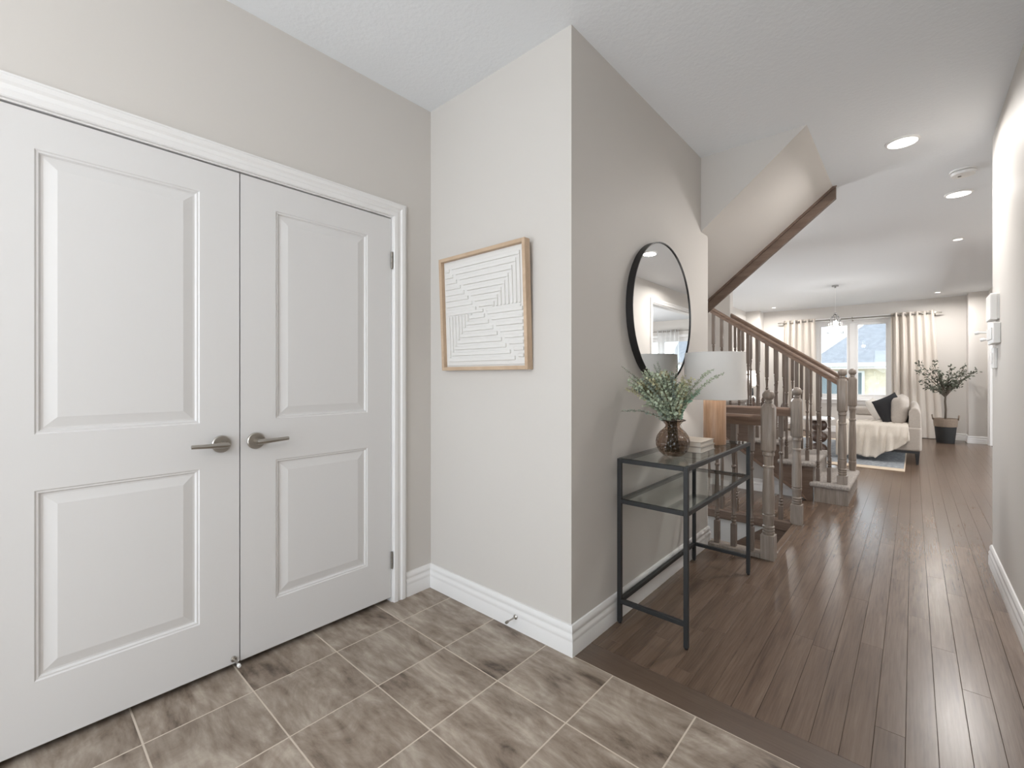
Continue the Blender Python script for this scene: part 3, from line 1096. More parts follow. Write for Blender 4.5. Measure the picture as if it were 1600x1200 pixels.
# ------------------------------------------------------------------ stairs (lower flight going up to the left)
RISE, GO, YS0, YS1 = 0.187, 0.27, 5.17, 6.15
FX = -0.45                    # front of the first step
stair = thing('staircase', (FX, 5.6, 0), 'carpeted wooden staircase rising to the left behind the turned balusters', 'staircase')
NS = 8
for k in range(NS):
    xf = FX - GO * k
    z = RISE * (k + 1)
    xb = xf - GO - 0.03
    yN = YS1 if xb > -1.70 else 6.01
    # tread: carpet roll over the nosing on front and open side
    m = MB().box(xb, xf + 0.022, YS0 - 0.022, yN, z - 0.050, z)
    m.build('tread', M['carpet'], stair, bevel=0.021, seg=4)
    m = MB().box(xf - 0.03, xf, YS0 + 0.012, yN - 0.02, z - RISE, z - 0.045)
    m.build('riser', M['carpet'], stair)
# open stringer with steps cut out
poly = [(FX, 0.0)]
top = []
for k in range(NS):
    xf = FX - GO * k
    top += [(xf, RISE * (k + 1) - 0.048), (xf - GO, RISE * (k + 1) - 0.048)]
xe = FX - GO * NS
low = [(xe, 0.0 + 0.70 * (-0.776 - xe)), (-0.776, 0.0)]
poly = [(-0.722, 0.0)] + [p for p in top if p[0] < -0.719][0:] + low
poly[1] = (-0.722, poly[1][1])
MB().prism(poly, 'y', YS0, YS0 + 0.03).build('stringer', M['oak_dark'], stair)
MB().prism([(-0.71, 0), (FX - 0.002, 0), (FX - 0.002, RISE - 0.048), (-0.71, RISE - 0.048)], 'y', YS0 - 0.002, YS0 + 0.03).build('first_step_panel', M['oak'], stair)
MB().box(FX - 0.045, FX + 0.004, YS0 - 0.006, YS0 + 0.03, 0, RISE - 0.046).build('step_corner_block', M['oak'], stair)
pts = [(-0.776 + 0.0, 0.0), (xe, 0.70 * (-0.776 - xe))]
m = MB().prism([(-0.765, 0.0), (xe, 0.70 * (-0.765 - xe)), (xe, 0.70 * (-0.765 - xe) + 0.028), (-0.80, 0.028 + 0.70 * 0.035)], 'y', YS0 - 0.012, YS0 + 0.004)
m.build('stringer_trim', M['oak_rail'], stair)


# turned parts
def newel(parent, x, y, z0, z1, s=0.078, name='newel_post', foot=0.142):
    """square base, rings, tapering round shaft, rings, chamfered square head, ball"""
    m = MB()
    h = z1 - z0
    ball = 0.037
    zb = z1 - 2 * ball + 0.002
    head1 = zb - 0.018
    head0 = head1 - 0.315
    b1 = z0 + h * foot
    q = s / 2
    m.box(x - q, x + q, y - q, y + q, z0, b1)
    c_ = 0.012

    def octa(zz, e, cc):
        return [(x - e + cc, y - e, zz), (x + e - cc, y - e, zz), (x + e, y - e + cc, zz), (x + e, y + e - cc, zz), (x + e - cc, y + e, zz), (x - e + cc, y + e, zz), (x - e, y + e - cc, zz), (x - e, y - e + cc, zz)]
    rings_ = [(head0, q * 0.84, c_ * 1.4), (head0 + 0.012, q, c_), (head1 - 0.024, q, c_), (head1, q * 0.68, c_ * 0.7)]
    pts = [p for z, e, cc in rings_ for p in octa(z, e, cc)]
    fs = [(i * 8 + k, i * 8 + (k + 1) % 8, i * 8 + 8 + (k + 1) % 8, i * 8 + 8 + k) for i in range(3) for k in range(8)]
    fs += [tuple(range(8))[::-1], tuple(range(24, 32))]
    m.add(pts, fs)
    r = q * 0.98
    sh = head0 - b1
    t = lambda f: b1 + sh * f
    pr = [(r, t(0)), (r * .80, t(.006)), (r * .92, t(.02)), (r * .92, t(.035)), (r * .78, t(.04)), (r * .92, t(.055)), (r * .92, t(.07)), (r * .78, t(.075)), (r * .92, t(.09)),
          (r * .92, t(.105)), (r * .76, t(.112)), (r * .82, t(.16)), (r * .88, t(.20)), (r * .94, t(.215)), (r * .94, t(.24)), (r * .80, t(.247)), (r * .94, t(.262)), (r * .90, t(.30)),
          (r * .92, t(.45)), (r * .86, t(.62)), (r * .76, t(.78)), (r * .74, t(.80)), (r * .86, t(.805)), (r * .86, t(.825)), (r * .72, t(.832)), (r * .74, t(.90)), (r * .80, t(.945)), (r * .92, t(.955)), (r * .92, t(.98)), (r * .82, t(1.0))]
    m.lathe(pr, x, y, 20)
    m.lathe([(0.020, head1 - 0.002), (0.020, head1 + 0.008), (0.026, head1 + 0.012), (0.020, zb + 0.006)], x, y, 16)
    m.ball((x, y, zb + ball), ball, 18, 12)
    return m.build(name, M['oak'], parent, smooth=32)


def baluster(parent, x, y, z0, z1, s=0.032, bottom=0.11, top_f=0.36, ring=True):
    m = MB()
    q = s / 2
    h = z1 - z0
    zb = z0 + bottom
    zt = z1 - h * top_f
    m.box(x - q, x + q, y - q, y + q, z0, zb)
    m.box(x - q, x + q, y - q, y + q, zt, z1)
    t = lambda f: zb + (zt - zb) * f
    r = q
    pr = [(r * .95, t(0)), (r * .62, t(.012)), (r * .98, t(.03)), (r * .98, t(.045)), (r * .66, t(.055)), (r * .95, t(.075)), (r * .95, t(.09)), (r * .66, t(.10)), (r * .95, t(.12)), (r * .70, t(.14)), (r * .82, t(.28)), (r * .90, t(.38)),
          (r * .86, t(.50)), (r * .66, t(.68)), (r * .60, t(.74)), (r * .95, t(.755)), (r * .95, t(.775)), (r * .58, t(.79)), (r * .72, t(.86)), (r * .84, t(.93)), (r * 1.0, t(.955)), (r * 1.0, t(.97)), (r * .62, t(.985)), (r * .95, t(1))]
    m.lathe(pr, x, y, 12)
    return m.build('baluster', M['oak_backlit'], parent, smooth=35)


def railtop(x):
    return 1.185 + 0.69 * (-0.527 - x)


RAILP = [(-0.030, 0.0), (-0.022, -0.016), (-0.020, -0.045), (0.020, -0.045), (0.022, -0.016), (0.030, 0.0), (0.030, 0.012), (0.020, 0.022), (0.008, 0.026), (-0.008, 0.026), (-0.020, 0.022), (-0.030, 0.012)]


def handrail(parent, a, b):
    """moulded rail between two points running along x"""
    a = Vector(a)
    b = Vector(b)
    m = MB()
    k = len(RAILP)
    pts = [(p.x, p.y + d, p.z + z - 0.026) for p in (a, b) for d, z in RAILP]
    fs = [(j, (j + 1) % k, k + (j + 1) % k, k + j) for j in range(k)] + [tuple(range(k))[::-1], tuple(range(k, 2 * k))]
    m.add(pts, fs)
    return m.build('handrail', M['oak_rail'], parent, smooth=30)


for nm, yr, xn, xend, lab in (('stair_railing', 5.245, -0.497, -2.2, 'nearer stair railing with turned oak balusters rising from the bottom newel post'),
                              ('stair_railing', 6.07, -0.487, -1.705, 'far stair railing with turned balusters, behind the nearer one')):
    t = thing(nm, (xn, yr, RISE), lab, 'railing', 'stair railings')
    newel(t, xn, yr, RISE - 0.001 if yr < 6 else 0.002, 1.272 if yr < 6 else 1.285, foot=0.075)
    handrail(t, (xn - 0.03, yr, railtop(xn - 0.03)), (xend, yr, railtop(xend)))
    i = 0
    while True:
        x = -0.60 - 0.0885 * i
        i += 1
        if x < xend + 0.03:
            break
        k = int(math.floor((FX + 0.018 - x) / GO))
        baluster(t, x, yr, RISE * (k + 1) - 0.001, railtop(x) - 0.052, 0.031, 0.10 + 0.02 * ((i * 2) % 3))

# guard rails round the basement opening
for yg, xn, x_end, xs, lab in ((3.345, -0.712, XH, (-1.035, -0.925, -0.815), 'short level guard rail with newel post between console table and basement stair'),
                               (4.292, -0.708, -2.6, [-0.821 - 0.116 * i for i in range(13)], 'level guard rail with newel post on the far side of the basement stair')):
    t = thing('guard_railing', (xn, yg, 0), lab, 'railing', 'guard railings')
    newel(t, xn, yg, 0.001, 1.112, 0.080)
    handrail(t, (xn - 0.03, yg, 0.945), (x_end if x_end > -2 else x_end, yg, 0.945))
    zb = 0.030 if yg < 4 else 0.012
    for x in xs:
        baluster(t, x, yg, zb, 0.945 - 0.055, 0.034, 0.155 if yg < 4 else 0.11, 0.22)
    if yg < 4:
        MB().box(XH, xn - 0.04, yg - 0.045, yg + 0.055, 0.0, 0.030).build('base_shoe', M['oak'], t, bevel=0.006)
    else:
        MB().box(-2.9, xn - 0.03, yg - 0.055, yg + 0.035, -0.068, 0.012).build('base_shoe', M['oak_dark'], t, bevel=0.010)
MB().box(SX0 - 0.012, SX0 + 0.035, SY0, SY1 - 0.03, -0.030, 0.006).build('nosing', M['plank'], floor, bevel=0.006)
# basement flight
bs = thing('basement_stairs', (SX0, 3.83, -0.2), 'dark brown basement steps going down behind the short guard rail', 'staircase')
for k in range(6):
    xf = SX0 - 0.012 - 0.25 * k
    z = -0.19 * (k + 1)
    MB().box(xf - 0.275, xf, SY0 - 0.015, SY1 + 0.005, z - 0.03, z).build('tread', M['oak_dark'], bs, bevel=0.008)
    MB().box(xf - 0.012, xf, SY0 - 0.015, SY1 + 0.005, z, z + 0.16).build('riser', M['oak_dark'], bs)
MB().prism([(SX0 - 0.01, -0.07), (-0.93, -0.07), (-2.3, -0.07 - 0.77 * 1.37), (-2.3, -0.40 - 0.77 * 1.37), (SX0 - 0.01, -0.33)], 'y', SY1 - 0.012, SY1 + 0.01).build('skirt_board', M['oak_dark'], bs)

# ------------------------------------------------------------------ windows
def window(name, x0, x1, z0, z1, cols, sash_split=None):
    w_ = empty(name, ((x0 + x1) / 2, YB, z0))
    struct(w_)
    f = 0.055
    y0, y1 = YB + 0.05, YB + 0.13
    m = MB()
    m.box(x0, x0 + f, y0, y1, z0, z1)
    m.box(x1 - f, x1, y0, y1, z0, z1)
    m.box(x0 + f, x1 - f, y0, y1, z1 - f, z1)
    m.box(x0 + f, x1 - f, y0, y1, z0, z0 + f)
    m.build('window_frame', M['white'], w_, bevel=0.004)
    cw = (x1 - x0 - 2 * f) / cols
    for c_ in range(1, cols):
        xm_ = x0 + f + cw * c_
        MB().box(xm_ - 0.045, xm_ + 0.045, y0 - 0.005, y1, z0 + f, z1 - f).build('mullion', M['white'], w_, bevel=0.004)
    for c_ in range(cols):
        xa = x0 + f + cw * c_ + (0.045 if c_ else 0)
        xb = x0 + f + cw * (c_ + 1) - (0.045 if c_ < cols - 1 else 0)
        s_ = 0.05
        sm = MB()
        sm.box(xa, xa + s_, y0 + 0.012, y1 - 0.02, z0 + f, z1 - f)
        sm.box(xb - s_, xb, y0 + 0.012, y1 - 0.02, z0 + f, z1 - f)
        sm.box(xa + s_, xb - s_, y0 + 0.012, y1 - 0.02, z1 - f - s_, z1 - f)
        sm.box(xa + s_, xb - s_, y0 + 0.012, y1 - 0.02, z0 + f, z0 + f + s_)
        if sash_split:
            sm.box(xa + s_, xb - s_, y0 + 0.012, y1 - 0.02, sash_split - 0.03, sash_split + 0.03)
        so = sm.build('sash', M['white'], w_, bevel=0.003)
        MB().box(xa + s_ - 0.005, xb - s_ + 0.005, y0 + 0.04, y0 + 0.044, z0 + f + s_ - 0.005, z1 - f - s_ + 0.005).build('pane', M['pane'], so)
    c_ = MB().sweep([(x0, z0), (x0, z1), (x1, z1), (x1, z0)], CAS, lambda p, h: (p.x, YB - h, p.y), 1)
    c_.build('casing', M['white'], w_, smooth=35)
    MB().box(x0 - 0.1, x1 + 0.1, YB - 0.055, YB + 0.05, z0 - 0.03, z0).build('window_sill', M['white'], w_, bevel=0.006)
    MB().box(x0 - 0.075, x1 + 0.075, YB - 0.016, YB, z0 - 0.10, z0 - 0.03).build('apron', M['white'], w_, bevel=0.003)
    MB().box(x0, x1, YB, YB + 0.05, z0, z0 + 0.004).build('reveal', M['white'], w_)
    return w_


window('window_1', WX0, WX1, WZ0, WZ1, 2)
window('window_2', KX0, KX1, 0.8, 2.25, 3, 1.55)

# curtain rods and curtains
def rod(x0, x1, z, y, label, rad=0.013):
    t = thing('curtain_rod', ((x0 + x1) / 2, y, z), label, 'curtain rod')
    MB().tube([(x0, y, z), (x1, y, z)], rad, 10).build('pole', M['hinge'], t, smooth=40)
    for s_, x in ((-1, x0), (1, x1)):
        MB().tube([(x, y, z), (x + s_ * 0.006, y, z), (x + s_ * 0.012, y, z), (x + s_ * 0.05, y, z), (x + s_ * 0.055, y, z)], [rad, rad * 1.25, rad * 1.05, rad * 1.15, rad * 0.8], 12).build('finial', M['hinge'], t, smooth=40)
    for x in (x0 + 0.04, (x0 + x1) / 2, x1 - 0.04):
        m = MB()
        m.tube([(x, y, z - 0.005), (x, YB, z - 0.005)], 0.007, 8)
        m.box(x - 0.015, x + 0.015, YB - 0.006, YB, z - 0.05, z + 0.04)
        m.box(x - 0.008, x + 0.008, y - 0.016, y + 0.016, z - 0.018, z + 0.03)
        m.build('bracket', M['hinge'], t)
    return t


def curtain(x0, x1, xb0, xb1, ztop, zbot, y, folds, amp, material, label, group, gromm=True, zr=None):
    t = thing('curtain', ((x0 + x1) / 2, y, zbot), label, 'curtain', group)
    nu, nv = folds * 10, 24

    def fn(u, v):
        top = x0 + (x1 - x0) * u
        bot = xb0 + (xb1 - xb0) * u
        vv = v ** 1.2
        x = bot + (top - bot) * vv
        ph = 2 * pi * folds * u
        a = amp * (0.75 + 0.35 * sin(5 * u + 1.0))
        yy = y + a * sin(ph) + 0.012 * (1 - v) * sin(9 * u + 3 * v)
        x += 0.012 * cos(ph) * (1 - v)
        return (x, min(yy, YB - 0.03), zbot + (ztop - zbot) * v)
    MB().grid(fn, nu, nv).build('cloth', material, t, smooth=True)
    if gromm:
        for i in range(folds * 2):
            u = (i + 0.5) / (folds * 2)
            x = x0 + (x1 - x0) * (i / (folds * 2.0))
            m = MB().tube([(x + 0.0 + 0.010 * 0, y + 0.024 * cos(2 * pi * k / 16), zr + 0.024 * sin(2 * pi * k / 16)) for k in range(16)], 0.005, 6, closed=True)
            m.build('grommet', M['hinge'], t, smooth=True)


rod(-2.27, 0.36, 2.425, 11.83, 'long brushed metal curtain rod above the living room window')
curtain(-2.20, -1.60, -2.25, -1.56, 2.475, 0.02, 11.83, 5, 0.045, M['curtain'], 'beige grommet curtain at the left of the living room window', 'living room curtains', True, 2.425)
curtain(-0.33, 0.30, -0.33, 0.42, 2.475, 0.015, 11.83, 6, 0.05, M['curtain'], 'beige grommet curtain at the right of the window behind the sofa', 'living room curtains', True, 2.425)
rod(1.2, 4.1, 2.42, 11.85, 'thin curtain rod of the other room seen only in the mirror', 0.010)
curtain(1.3, 1.9, 1.3, 1.9, 2.46, 0.05, 11.85, 6, 0.03, M['sheer'], 'sheer white curtain seen in the mirror, left half of the window', 'sheer curtains', True, 2.42)
curtain(2.5, 3.1, 2.5, 3.1, 2.46, 0.05, 11.85, 5, 0.03, M['sheer'], 'sheer white curtain seen in the mirror, right half of the window', 'sheer curtains', True, 2.42)

# ------------------------------------------------------------------ sofa group
SXR, SXF, SYN, SYF = 0.09, -0.87, 8.17, 10.35
sofa = thing('sofa', ((SXR + SXF) / 2, SYN, 0), 'light grey upholstered sofa with dark legs beside the stair newel posts', 'sofa')
MB().box(SXF + 0.02, SXR, SYN, SYF, 0.185, 0.515).build('seat_base', M['sofa'], sofa, bevel=0.03, seg=4)
MB().prism([(SXR - 0.135, 0.50), (SXR - 0.005, 0.50), (SXR - 0.008, 0.70), (SXR - 0.035, 0.765), (SXR - 0.075, 0.785), (SXR - 0.105, 0.775), (SXR - 0.130, 0.72)], 'y', SYN + 0.01, SYF).build('backrest', M['sofa'], sofa, bevel=0.02, seg=3)
MB().box(SXF + 0.05, SXR - 0.17, SYF - 0.18, SYF, 0.50, 0.66).build('arm', M['sofa'], sofa, bevel=0.05, seg=4)
m = MB()
m.box(SXF + 0.04, SXR - 0.02, SYN + 0.015, SYN + 0.05, 0.155, 0.187)
m.box(SXF + 0.04, SXR - 0.02, SYF - 0.05, SYF - 0.015, 0.155, 0.187)
m.box(SXF + 0.04, SXF + 0.08, SYN + 0.05, SYF - 0.05, 0.155, 0.187)
m.box(SXR - 0.06, SXR - 0.02, SYN + 0.05, SYF - 0.05, 0.155, 0.187)
m.build('plinth_frame', M['black'], sofa)
for x in (SXF + 0.06, SXR - 0.045):
    for y in (SYN + 0.035, SYF - 0.035):
        MB().hexa([(x - 0.012, y - 0.012, 0.002), (x + 0.012, y - 0.012, 0.002), (x + 0.012, y + 0.012, 0.002), (x - 0.012, y + 0.012, 0.002),
                   (x - 0.024, y - 0.02, 0.158), (x + 0.024, y - 0.02, 0.158), (x + 0.024, y + 0.02, 0.158), (x - 0.024, y + 0.02, 0.158)]).build('leg', M['black'], sofa)


def cushion(name, c, ax_u, ax_v, w_, h_, t_, material, label, cat, group, corner=0.06, power=2.4):
    """pillow: square outline, swelling in the middle, pinched corners"""
    U = Vector(ax_u).normalized()
    V = Vector(ax_v).normalized()
    N = U.cross(V).normalized()
    m = MB()
    n = 14
    for s_ in (1, -1):
        def fn(a, b, s_=s_):
            u, v = 2 * a - 1, 2 * b - 1
            bulge = max(0, (1 - abs(u) ** power)) ** 0.55 * max(0, (1 - abs(v) ** power)) ** 0.55
            k = 1 - corner * (1 - abs(v) ** 2) * (abs(u) ** 4)
            k2 = 1 - corner * (1 - abs(u) ** 2) * (abs(v) ** 4)
            return Vector(c) + U * (u * w_ / 2 * k) + V * (v * h_ / 2 * k2) + N * (s_ * t_ / 2 * bulge)
        m.grid(fn, n, n)
    o_ = m.build(name, material, smooth=True, origin=c)
    bm = bmesh.new()
    bm.from_mesh(o_.data)
    bmesh.ops.remove_doubles(bm, verts=bm.verts, dist=1e-4)
    bmesh.ops.recalc_face_normals(bm, faces=bm.faces)
    bm.to_mesh(o_.data)
    bm.free()
    return tag(o_, label, cat, group)


CG = 'cushions on the sofa'
# fat back cushion against the backrest, end on to the camera
cushion('back_cushion', (-0.145, 8.62, 0.718), (0.06, 0, 1), (0, 1, 0), 0.40, 0.78, 0.20, M['sofa'], 'fat light grey back cushion nearest the camera on the sofa', 'cushion', CG, 0.02, 5)
cushion('back_cushion', (-0.145, 9.46, 0.718), (0.06, 0, 1), (0, 1, 0), 0.40, 0.78, 0.20, M['sofa'], 'fat light grey back cushion at the far end of the sofa', 'cushion', CG, 0.02, 5)
cushion('throw_pillow', (-0.235, 8.45, 0.715), (-0.45, -0.10, 1.0), (0.62, 0.75, 0.34), 0.42, 0.42, 0.16, M['pillow_dark'], 'charcoal square throw pillow leaning on the back cushion', 'pillow', CG)
cushion('throw_pillow', (-0.42, 9.05, 0.67), (-0.50, 0.1, 0.85), (0.15, 1, 0.1), 0.40, 0.44, 0.15, M['pillow_white'], 'white throw pillow behind the charcoal one on the sofa', 'pillow', CG)

# throw blanket draped over the near end
def throw_fn(u, v):
    # u: across x from front to back, v: 0 hanging hem .. 1 on the seat
    x = -0.845 + 0.80 * u
    hang = 0.47 * (1 - 0.05 * sin(3 * u)) if u < 0.52 else 0.47 - (u - 0.52) / 0.48 * 0.26
    hang += 0.015 * sin(17 * u)
    tot = hang + 0.46
    s_ = v * tot
    fold = 0.020 * sin(21 * u + 5.0 * (1 - v)) + 0.011 * sin(43 * u + 2.0)
    if s_ < hang:
        z = 0.525 - (hang - s_)
        k = min(1.0, (hang - s_) / 0.15)
        y = SYN - 0.016 - 0.022 * k - abs(fold) * 1.25 * k - fold * 0.4 * k
        x += 0.05 * (hang - s_) * (1 if u > 0.5 else -0.2)
    else:
        r = s_ - hang
        y = SYN - 0.010 + r
        z = 0.530 + 0.5 * abs(fold) * min(1, r / 0.1) + 0.004 + 0.02 * u * min(1, r / 0.2)
        if r < 0.03:
            z -= 0.012 * (1 - r / 0.03)
    return (x, y, z)


th = MB().grid(throw_fn, 70, 44).build('throw_blanket', M['throw'], smooth=True, solid=0.008)
tag(th, 'cream knitted throw blanket draped over the near end of the sofa', 'blanket')

# rug
rug = thing('rug', (-1.2, 9.0, 0), 'grey rug with a beige border under the sofa and side table', 'rug')
RX0, RX1, RY0, RY1 = -2.35, -0.075, 7.50, 10.6
m = MB()
m.box(RX0, RX1, RY0, RY0 + 0.20, 0.0, 0.010)
m.box(RX0, RX1, RY1 - 0.20, RY1, 0.0, 0.010)
m.box(RX0, RX0 + 0.05, RY0 + 0.20, RY1 - 0.20, 0.0, 0.010)
m.box(RX1 - 0.012, RX1, RY0 + 0.20, RY1 - 0.20, 0.0, 0.010)
m.build('border', M['rug_edge'], rug, bevel=0.003)
MB().box(RX0 + 0.05, RX1 - 0.012, RY0 + 0.20, RY1 - 0.20, 0.0, 0.012).build('pile', M['rug'], rug, bevel=0.003)

# stacked ball side table
tx, ty = -1.06, 8.15
st_ = thing('side_table', (tx, ty, 0.012), 'round white side table on a dark stacked ball pedestal, seen between the balusters', 'table')
for z in (0.115, 0.295, 0.47):
    MB().ball((tx, ty, z), 0.108, 22, 12, 0.86).build('pedestal_ball', M['brown'], st_, smooth=True)
MB().lathe([(0.15, 0.012), (0.16, 0.018), (0.155, 0.034)], tx, ty, 32).build('foot', M['brown'], st_, smooth=40)
MB().lathe([(0.25, 0.555), (0.26, 0.562), (0.26, 0.578), (0.252, 0.585)], tx - 0.06, ty, 40).build('table_top', M['tabletop'], st_, smooth=40)

# low slatted coffee table with a bowl of dried pods, far left
ct = thing('coffee_table', (-1.95, 9.0, 0.0), 'low white coffee table on the rug behind the stair balusters', 'table')
MB().box(-2.25, -1.55, 8.5, 9.6, 0.40, 0.45).build('table_top', M['tabletop'], ct, bevel=0.006)
for x in (-2.2, -1.6):
    for y in (8.55, 9.55):
        MB().box(x - 0.03, x + 0.03, y - 0.03, y + 0.03, 0.012, 0.40).build('leg', M['tabletop'], ct, bevel=0.003)
for i, (x, y, lab) in enumerate(((-2.10, 8.75, 'dark carved wooden bird ornament, left of the three behind the newel post'),
                                 (-1.97, 8.85, 'dark carved wooden bird ornament, middle of the three behind the newel post'),
                                 (-1.66, 8.95, 'dark carved wooden bird ornament, right of the three beside the second newel'))):
    m = MB()
    z0 = 0.45
    m.lathe([(0.05, z0), (0.052, z0 + 0.012), (0.018, z0 + 0.02), (0.014, z0 + 0.10), (0.030, z0 + 0.13), (0.055, z0 + 0.18), (0.060, z0 + 0.23), (0.040, z0 + 0.28), (0.022, z0 + 0.31), (0.030, z0 + 0.335), (0.022, z0 + 0.36), (0.002, z0 + 0.40)], x, y, 16)
    o_ = m.build('wooden_ornament', M['brown'], origin=(x, y, z0), smooth=40)
    tag(o_, lab, 'ornament', 'carved ornaments on the coffee table')

# thin dark table with a lamp, against the far left wall
kt = thing('side_table', (-2.55, 10.3, 0), 'thin dark metal end table in the far left corner of the living room', 'table')
MB().box(-2.85, -2.28, 10.0, 10.55, 0.585, 0.605).build('table_top', M['iron'], kt, bevel=0.003)
for x in (-2.83, -2.30):
    for y in (10.02, 10.53):
        MB().box(x - 0.012, x + 0.012, y - 0.012, y + 0.012, 0.0, 0.585).build('leg', M['iron'], kt)
fx, fy, fz = -2.52, 10.30, 0.605
fl_ = thing('table_lamp', (fx, fy, fz), 'far table lamp with lit white shade and dark neck behind the stair balusters', 'lamp')
MB().ball((fx, fy, fz + 0.11), 0.105, 20, 12).build('base', M['lampbase'], fl_, smooth=True)
MB().lathe([(0.05, fz + 0.20), (0.055, fz + 0.23), (0.05, fz + 0.36), (0.012, fz + 0.37), (0.012, fz + 0.50)], fx, fy, 18).build('neck', M['iron'], fl_, smooth=40)
MB().lathe([(0.17, fz + 0.40), (0.13, fz + 0.72)], fx, fy, 36, cap=False).build('lamp_shade', M['shade'], fl_, smooth=True)
lamp('far_lamp_bulb', 'POINT', (fx, fy, fz + 0.56), 14, (1, 0.95, 0.9), 0.04)

# ------------------------------------------------------------------ potted olive tree
ox, oy = 0.44, 11.30
tree = thing('olive_tree', (ox, oy, 0), 'small olive tree in a charcoal pot with woven rim by the right curtain', 'plant')
MB().lathe([(0.115, 0.0), (0.122, 0.01), (0.150, 0.31), (0.150, 0.32), (0.11, 0.32)], ox, oy, 32).build('pot', M['pot'], tree, smooth=40)
bk = MB().lathe([(0.149, 0.295), (0.156, 0.30), (0.166, 0.43), (0.162, 0.445), (0.150, 0.435), (0.147, 0.32)], ox, oy, 32, cap=False).build('woven_rim', M['basket'], tree, smooth=40)
for s_ in (-1, 1):
    MB().tube([(ox + s_ * 0.163, oy - 0.04, 0.42), (ox + s_ * 0.174, oy - 0.036, 0.48), (ox + s_ * 0.176, oy, 0.50), (ox + s_ * 0.174, oy + 0.036, 0.48), (ox + s_ * 0.163, oy + 0.04, 0.42)], 0.012, 8).build('handle', M['basket'], bk, smooth=True)
MB().lathe([(0.001, 0.405), (0.147, 0.40)], ox, oy, 24, cap=False).build('soil', M['soil'], tree)
MB().tube([(ox, oy, 0.40), (ox + 0.005, oy, 0.6), (ox - 0.004, oy, 0.75), (ox + 0.004, oy, 0.9)], [0.017, 0.015, 0.014, 0.013], 8).build('trunk', M['bark'], tree, smooth=True)
rnd = random.Random(11)
lv = MB()
top = Vector((ox + 0.004, oy, 0.88))
tips = [(-0.50, 0.0, 1.31), (-0.42, 0.08, 1.46), (-0.40, 0.1, 1.12), (-0.33, -0.12, 1.02), (-0.16, 0.05, 1.47), (-0.18, -0.1, 1.22), (-0.05, 0.1, 1.30), (0.06, -0.1, 1.28), (0.14, 0.05, 1.40), (0.22, -0.05, 1.02),
        (0.30, 0.1, 1.12), (0.36, 0.0, 1.42), (0.54, 0.0, 1.29), (0.30, -0.05, 1.31), (-0.24, 0.15, 1.0), (0.12, 0.18, 1.06), (-0.02, -0.2, 1.08), (0.02, -0.05, 1.18), (0.42, -0.04, 1.26), (-0.28, -0.02, 1.36)]
RTX = RT
for (a, b, z) in tips:
    tip = Vector((ox, oy, 0)) + RT * a + FW * b + Vector((0, 0, z))
    if tip.y > YB - 0.25:
        tip.y = YB - 0.25
    if tip.x > 0.99:
        tip.x = 0.99
    if tip.x > 0.70:
        tip.y = min(tip.y, 11.45)
    mid = top + (tip - top) * 0.5 + Vector((rnd.uniform(-.04, .04), rnd.uniform(-.04, .04), rnd.uniform(-0.02, 0.08)))
    start = top + Vector((0, 0, rnd.uniform(-0.06, 0.03)))
    path = [start * (1 - u) ** 2 + mid * 2 * u * (1 - u) + tip * u * u for u in [i / 7 for i in range(8)]]
    MB().tube(path, [0.008 - 0.006 * i / 7 for i in range(8)], 6).build('branch', M['bark'], tree, smooth=True)
    for i in range(44):
        u = 0.22 + 0.80 * rnd.random() ** 0.75
        u = min(u, 1.0)
        p = start * (1 - u) ** 2 + mid * 2 * u * (1 - u) + tip * u * u
        p = p + Vector((rnd.gauss(0, .022), rnd.gauss(0, .022), rnd.gauss(0, .022)))
        dr = Vector((rnd.uniform(-1, 1), rnd.uniform(-1, 1), rnd.uniform(-0.5, 0.9))).normalized()
        sd = dr.cross(Vector((rnd.uniform(-1, 1), rnd.uniform(-1, 1), rnd.uniform(-1, 1)))).normalized()
        ln = rnd.uniform(0.035, 0.06)
        wd = ln * 0.23
        lv.add([p, p + dr * ln * .35 + sd * wd, p + dr * ln * .75 + sd * wd * .8, p + dr * ln, p + dr * ln * .75 - sd * wd * .8, p + dr * ln * .35 - sd * wd], [(0, 1, 2, 3), (0, 3, 4, 5)])
o_ = lv.build('leaves', M['olive'], tree)
o_['kind'] = 'stuff'

# ------------------------------------------------------------------ ceiling fixtures
def disc_light(x, y, dia, label, group, power):
    t = thing('ceiling_light', (x, y, H), label, 'light', group)
    r = dia / 2
    MB().lathe([(r + 0.012, H), (r + 0.012, H - 0.005), (r + 0.004, H - 0.011), (r, H - 0.011), (r, H)], x, y, 40, cap=False).build('trim_ring', M['plastic'], t, smooth=40)
    MB().lathe([(r, H - 0.0095), (0.0005, H - 0.0095)], x, y, 40, cap=False).build('diffuser', M['light'], t)
    lamp('ceiling_light_bulb', 'AREA', (x, y, H - 0.02), power, WARM, dia, None, (0, 0, 0), 170)


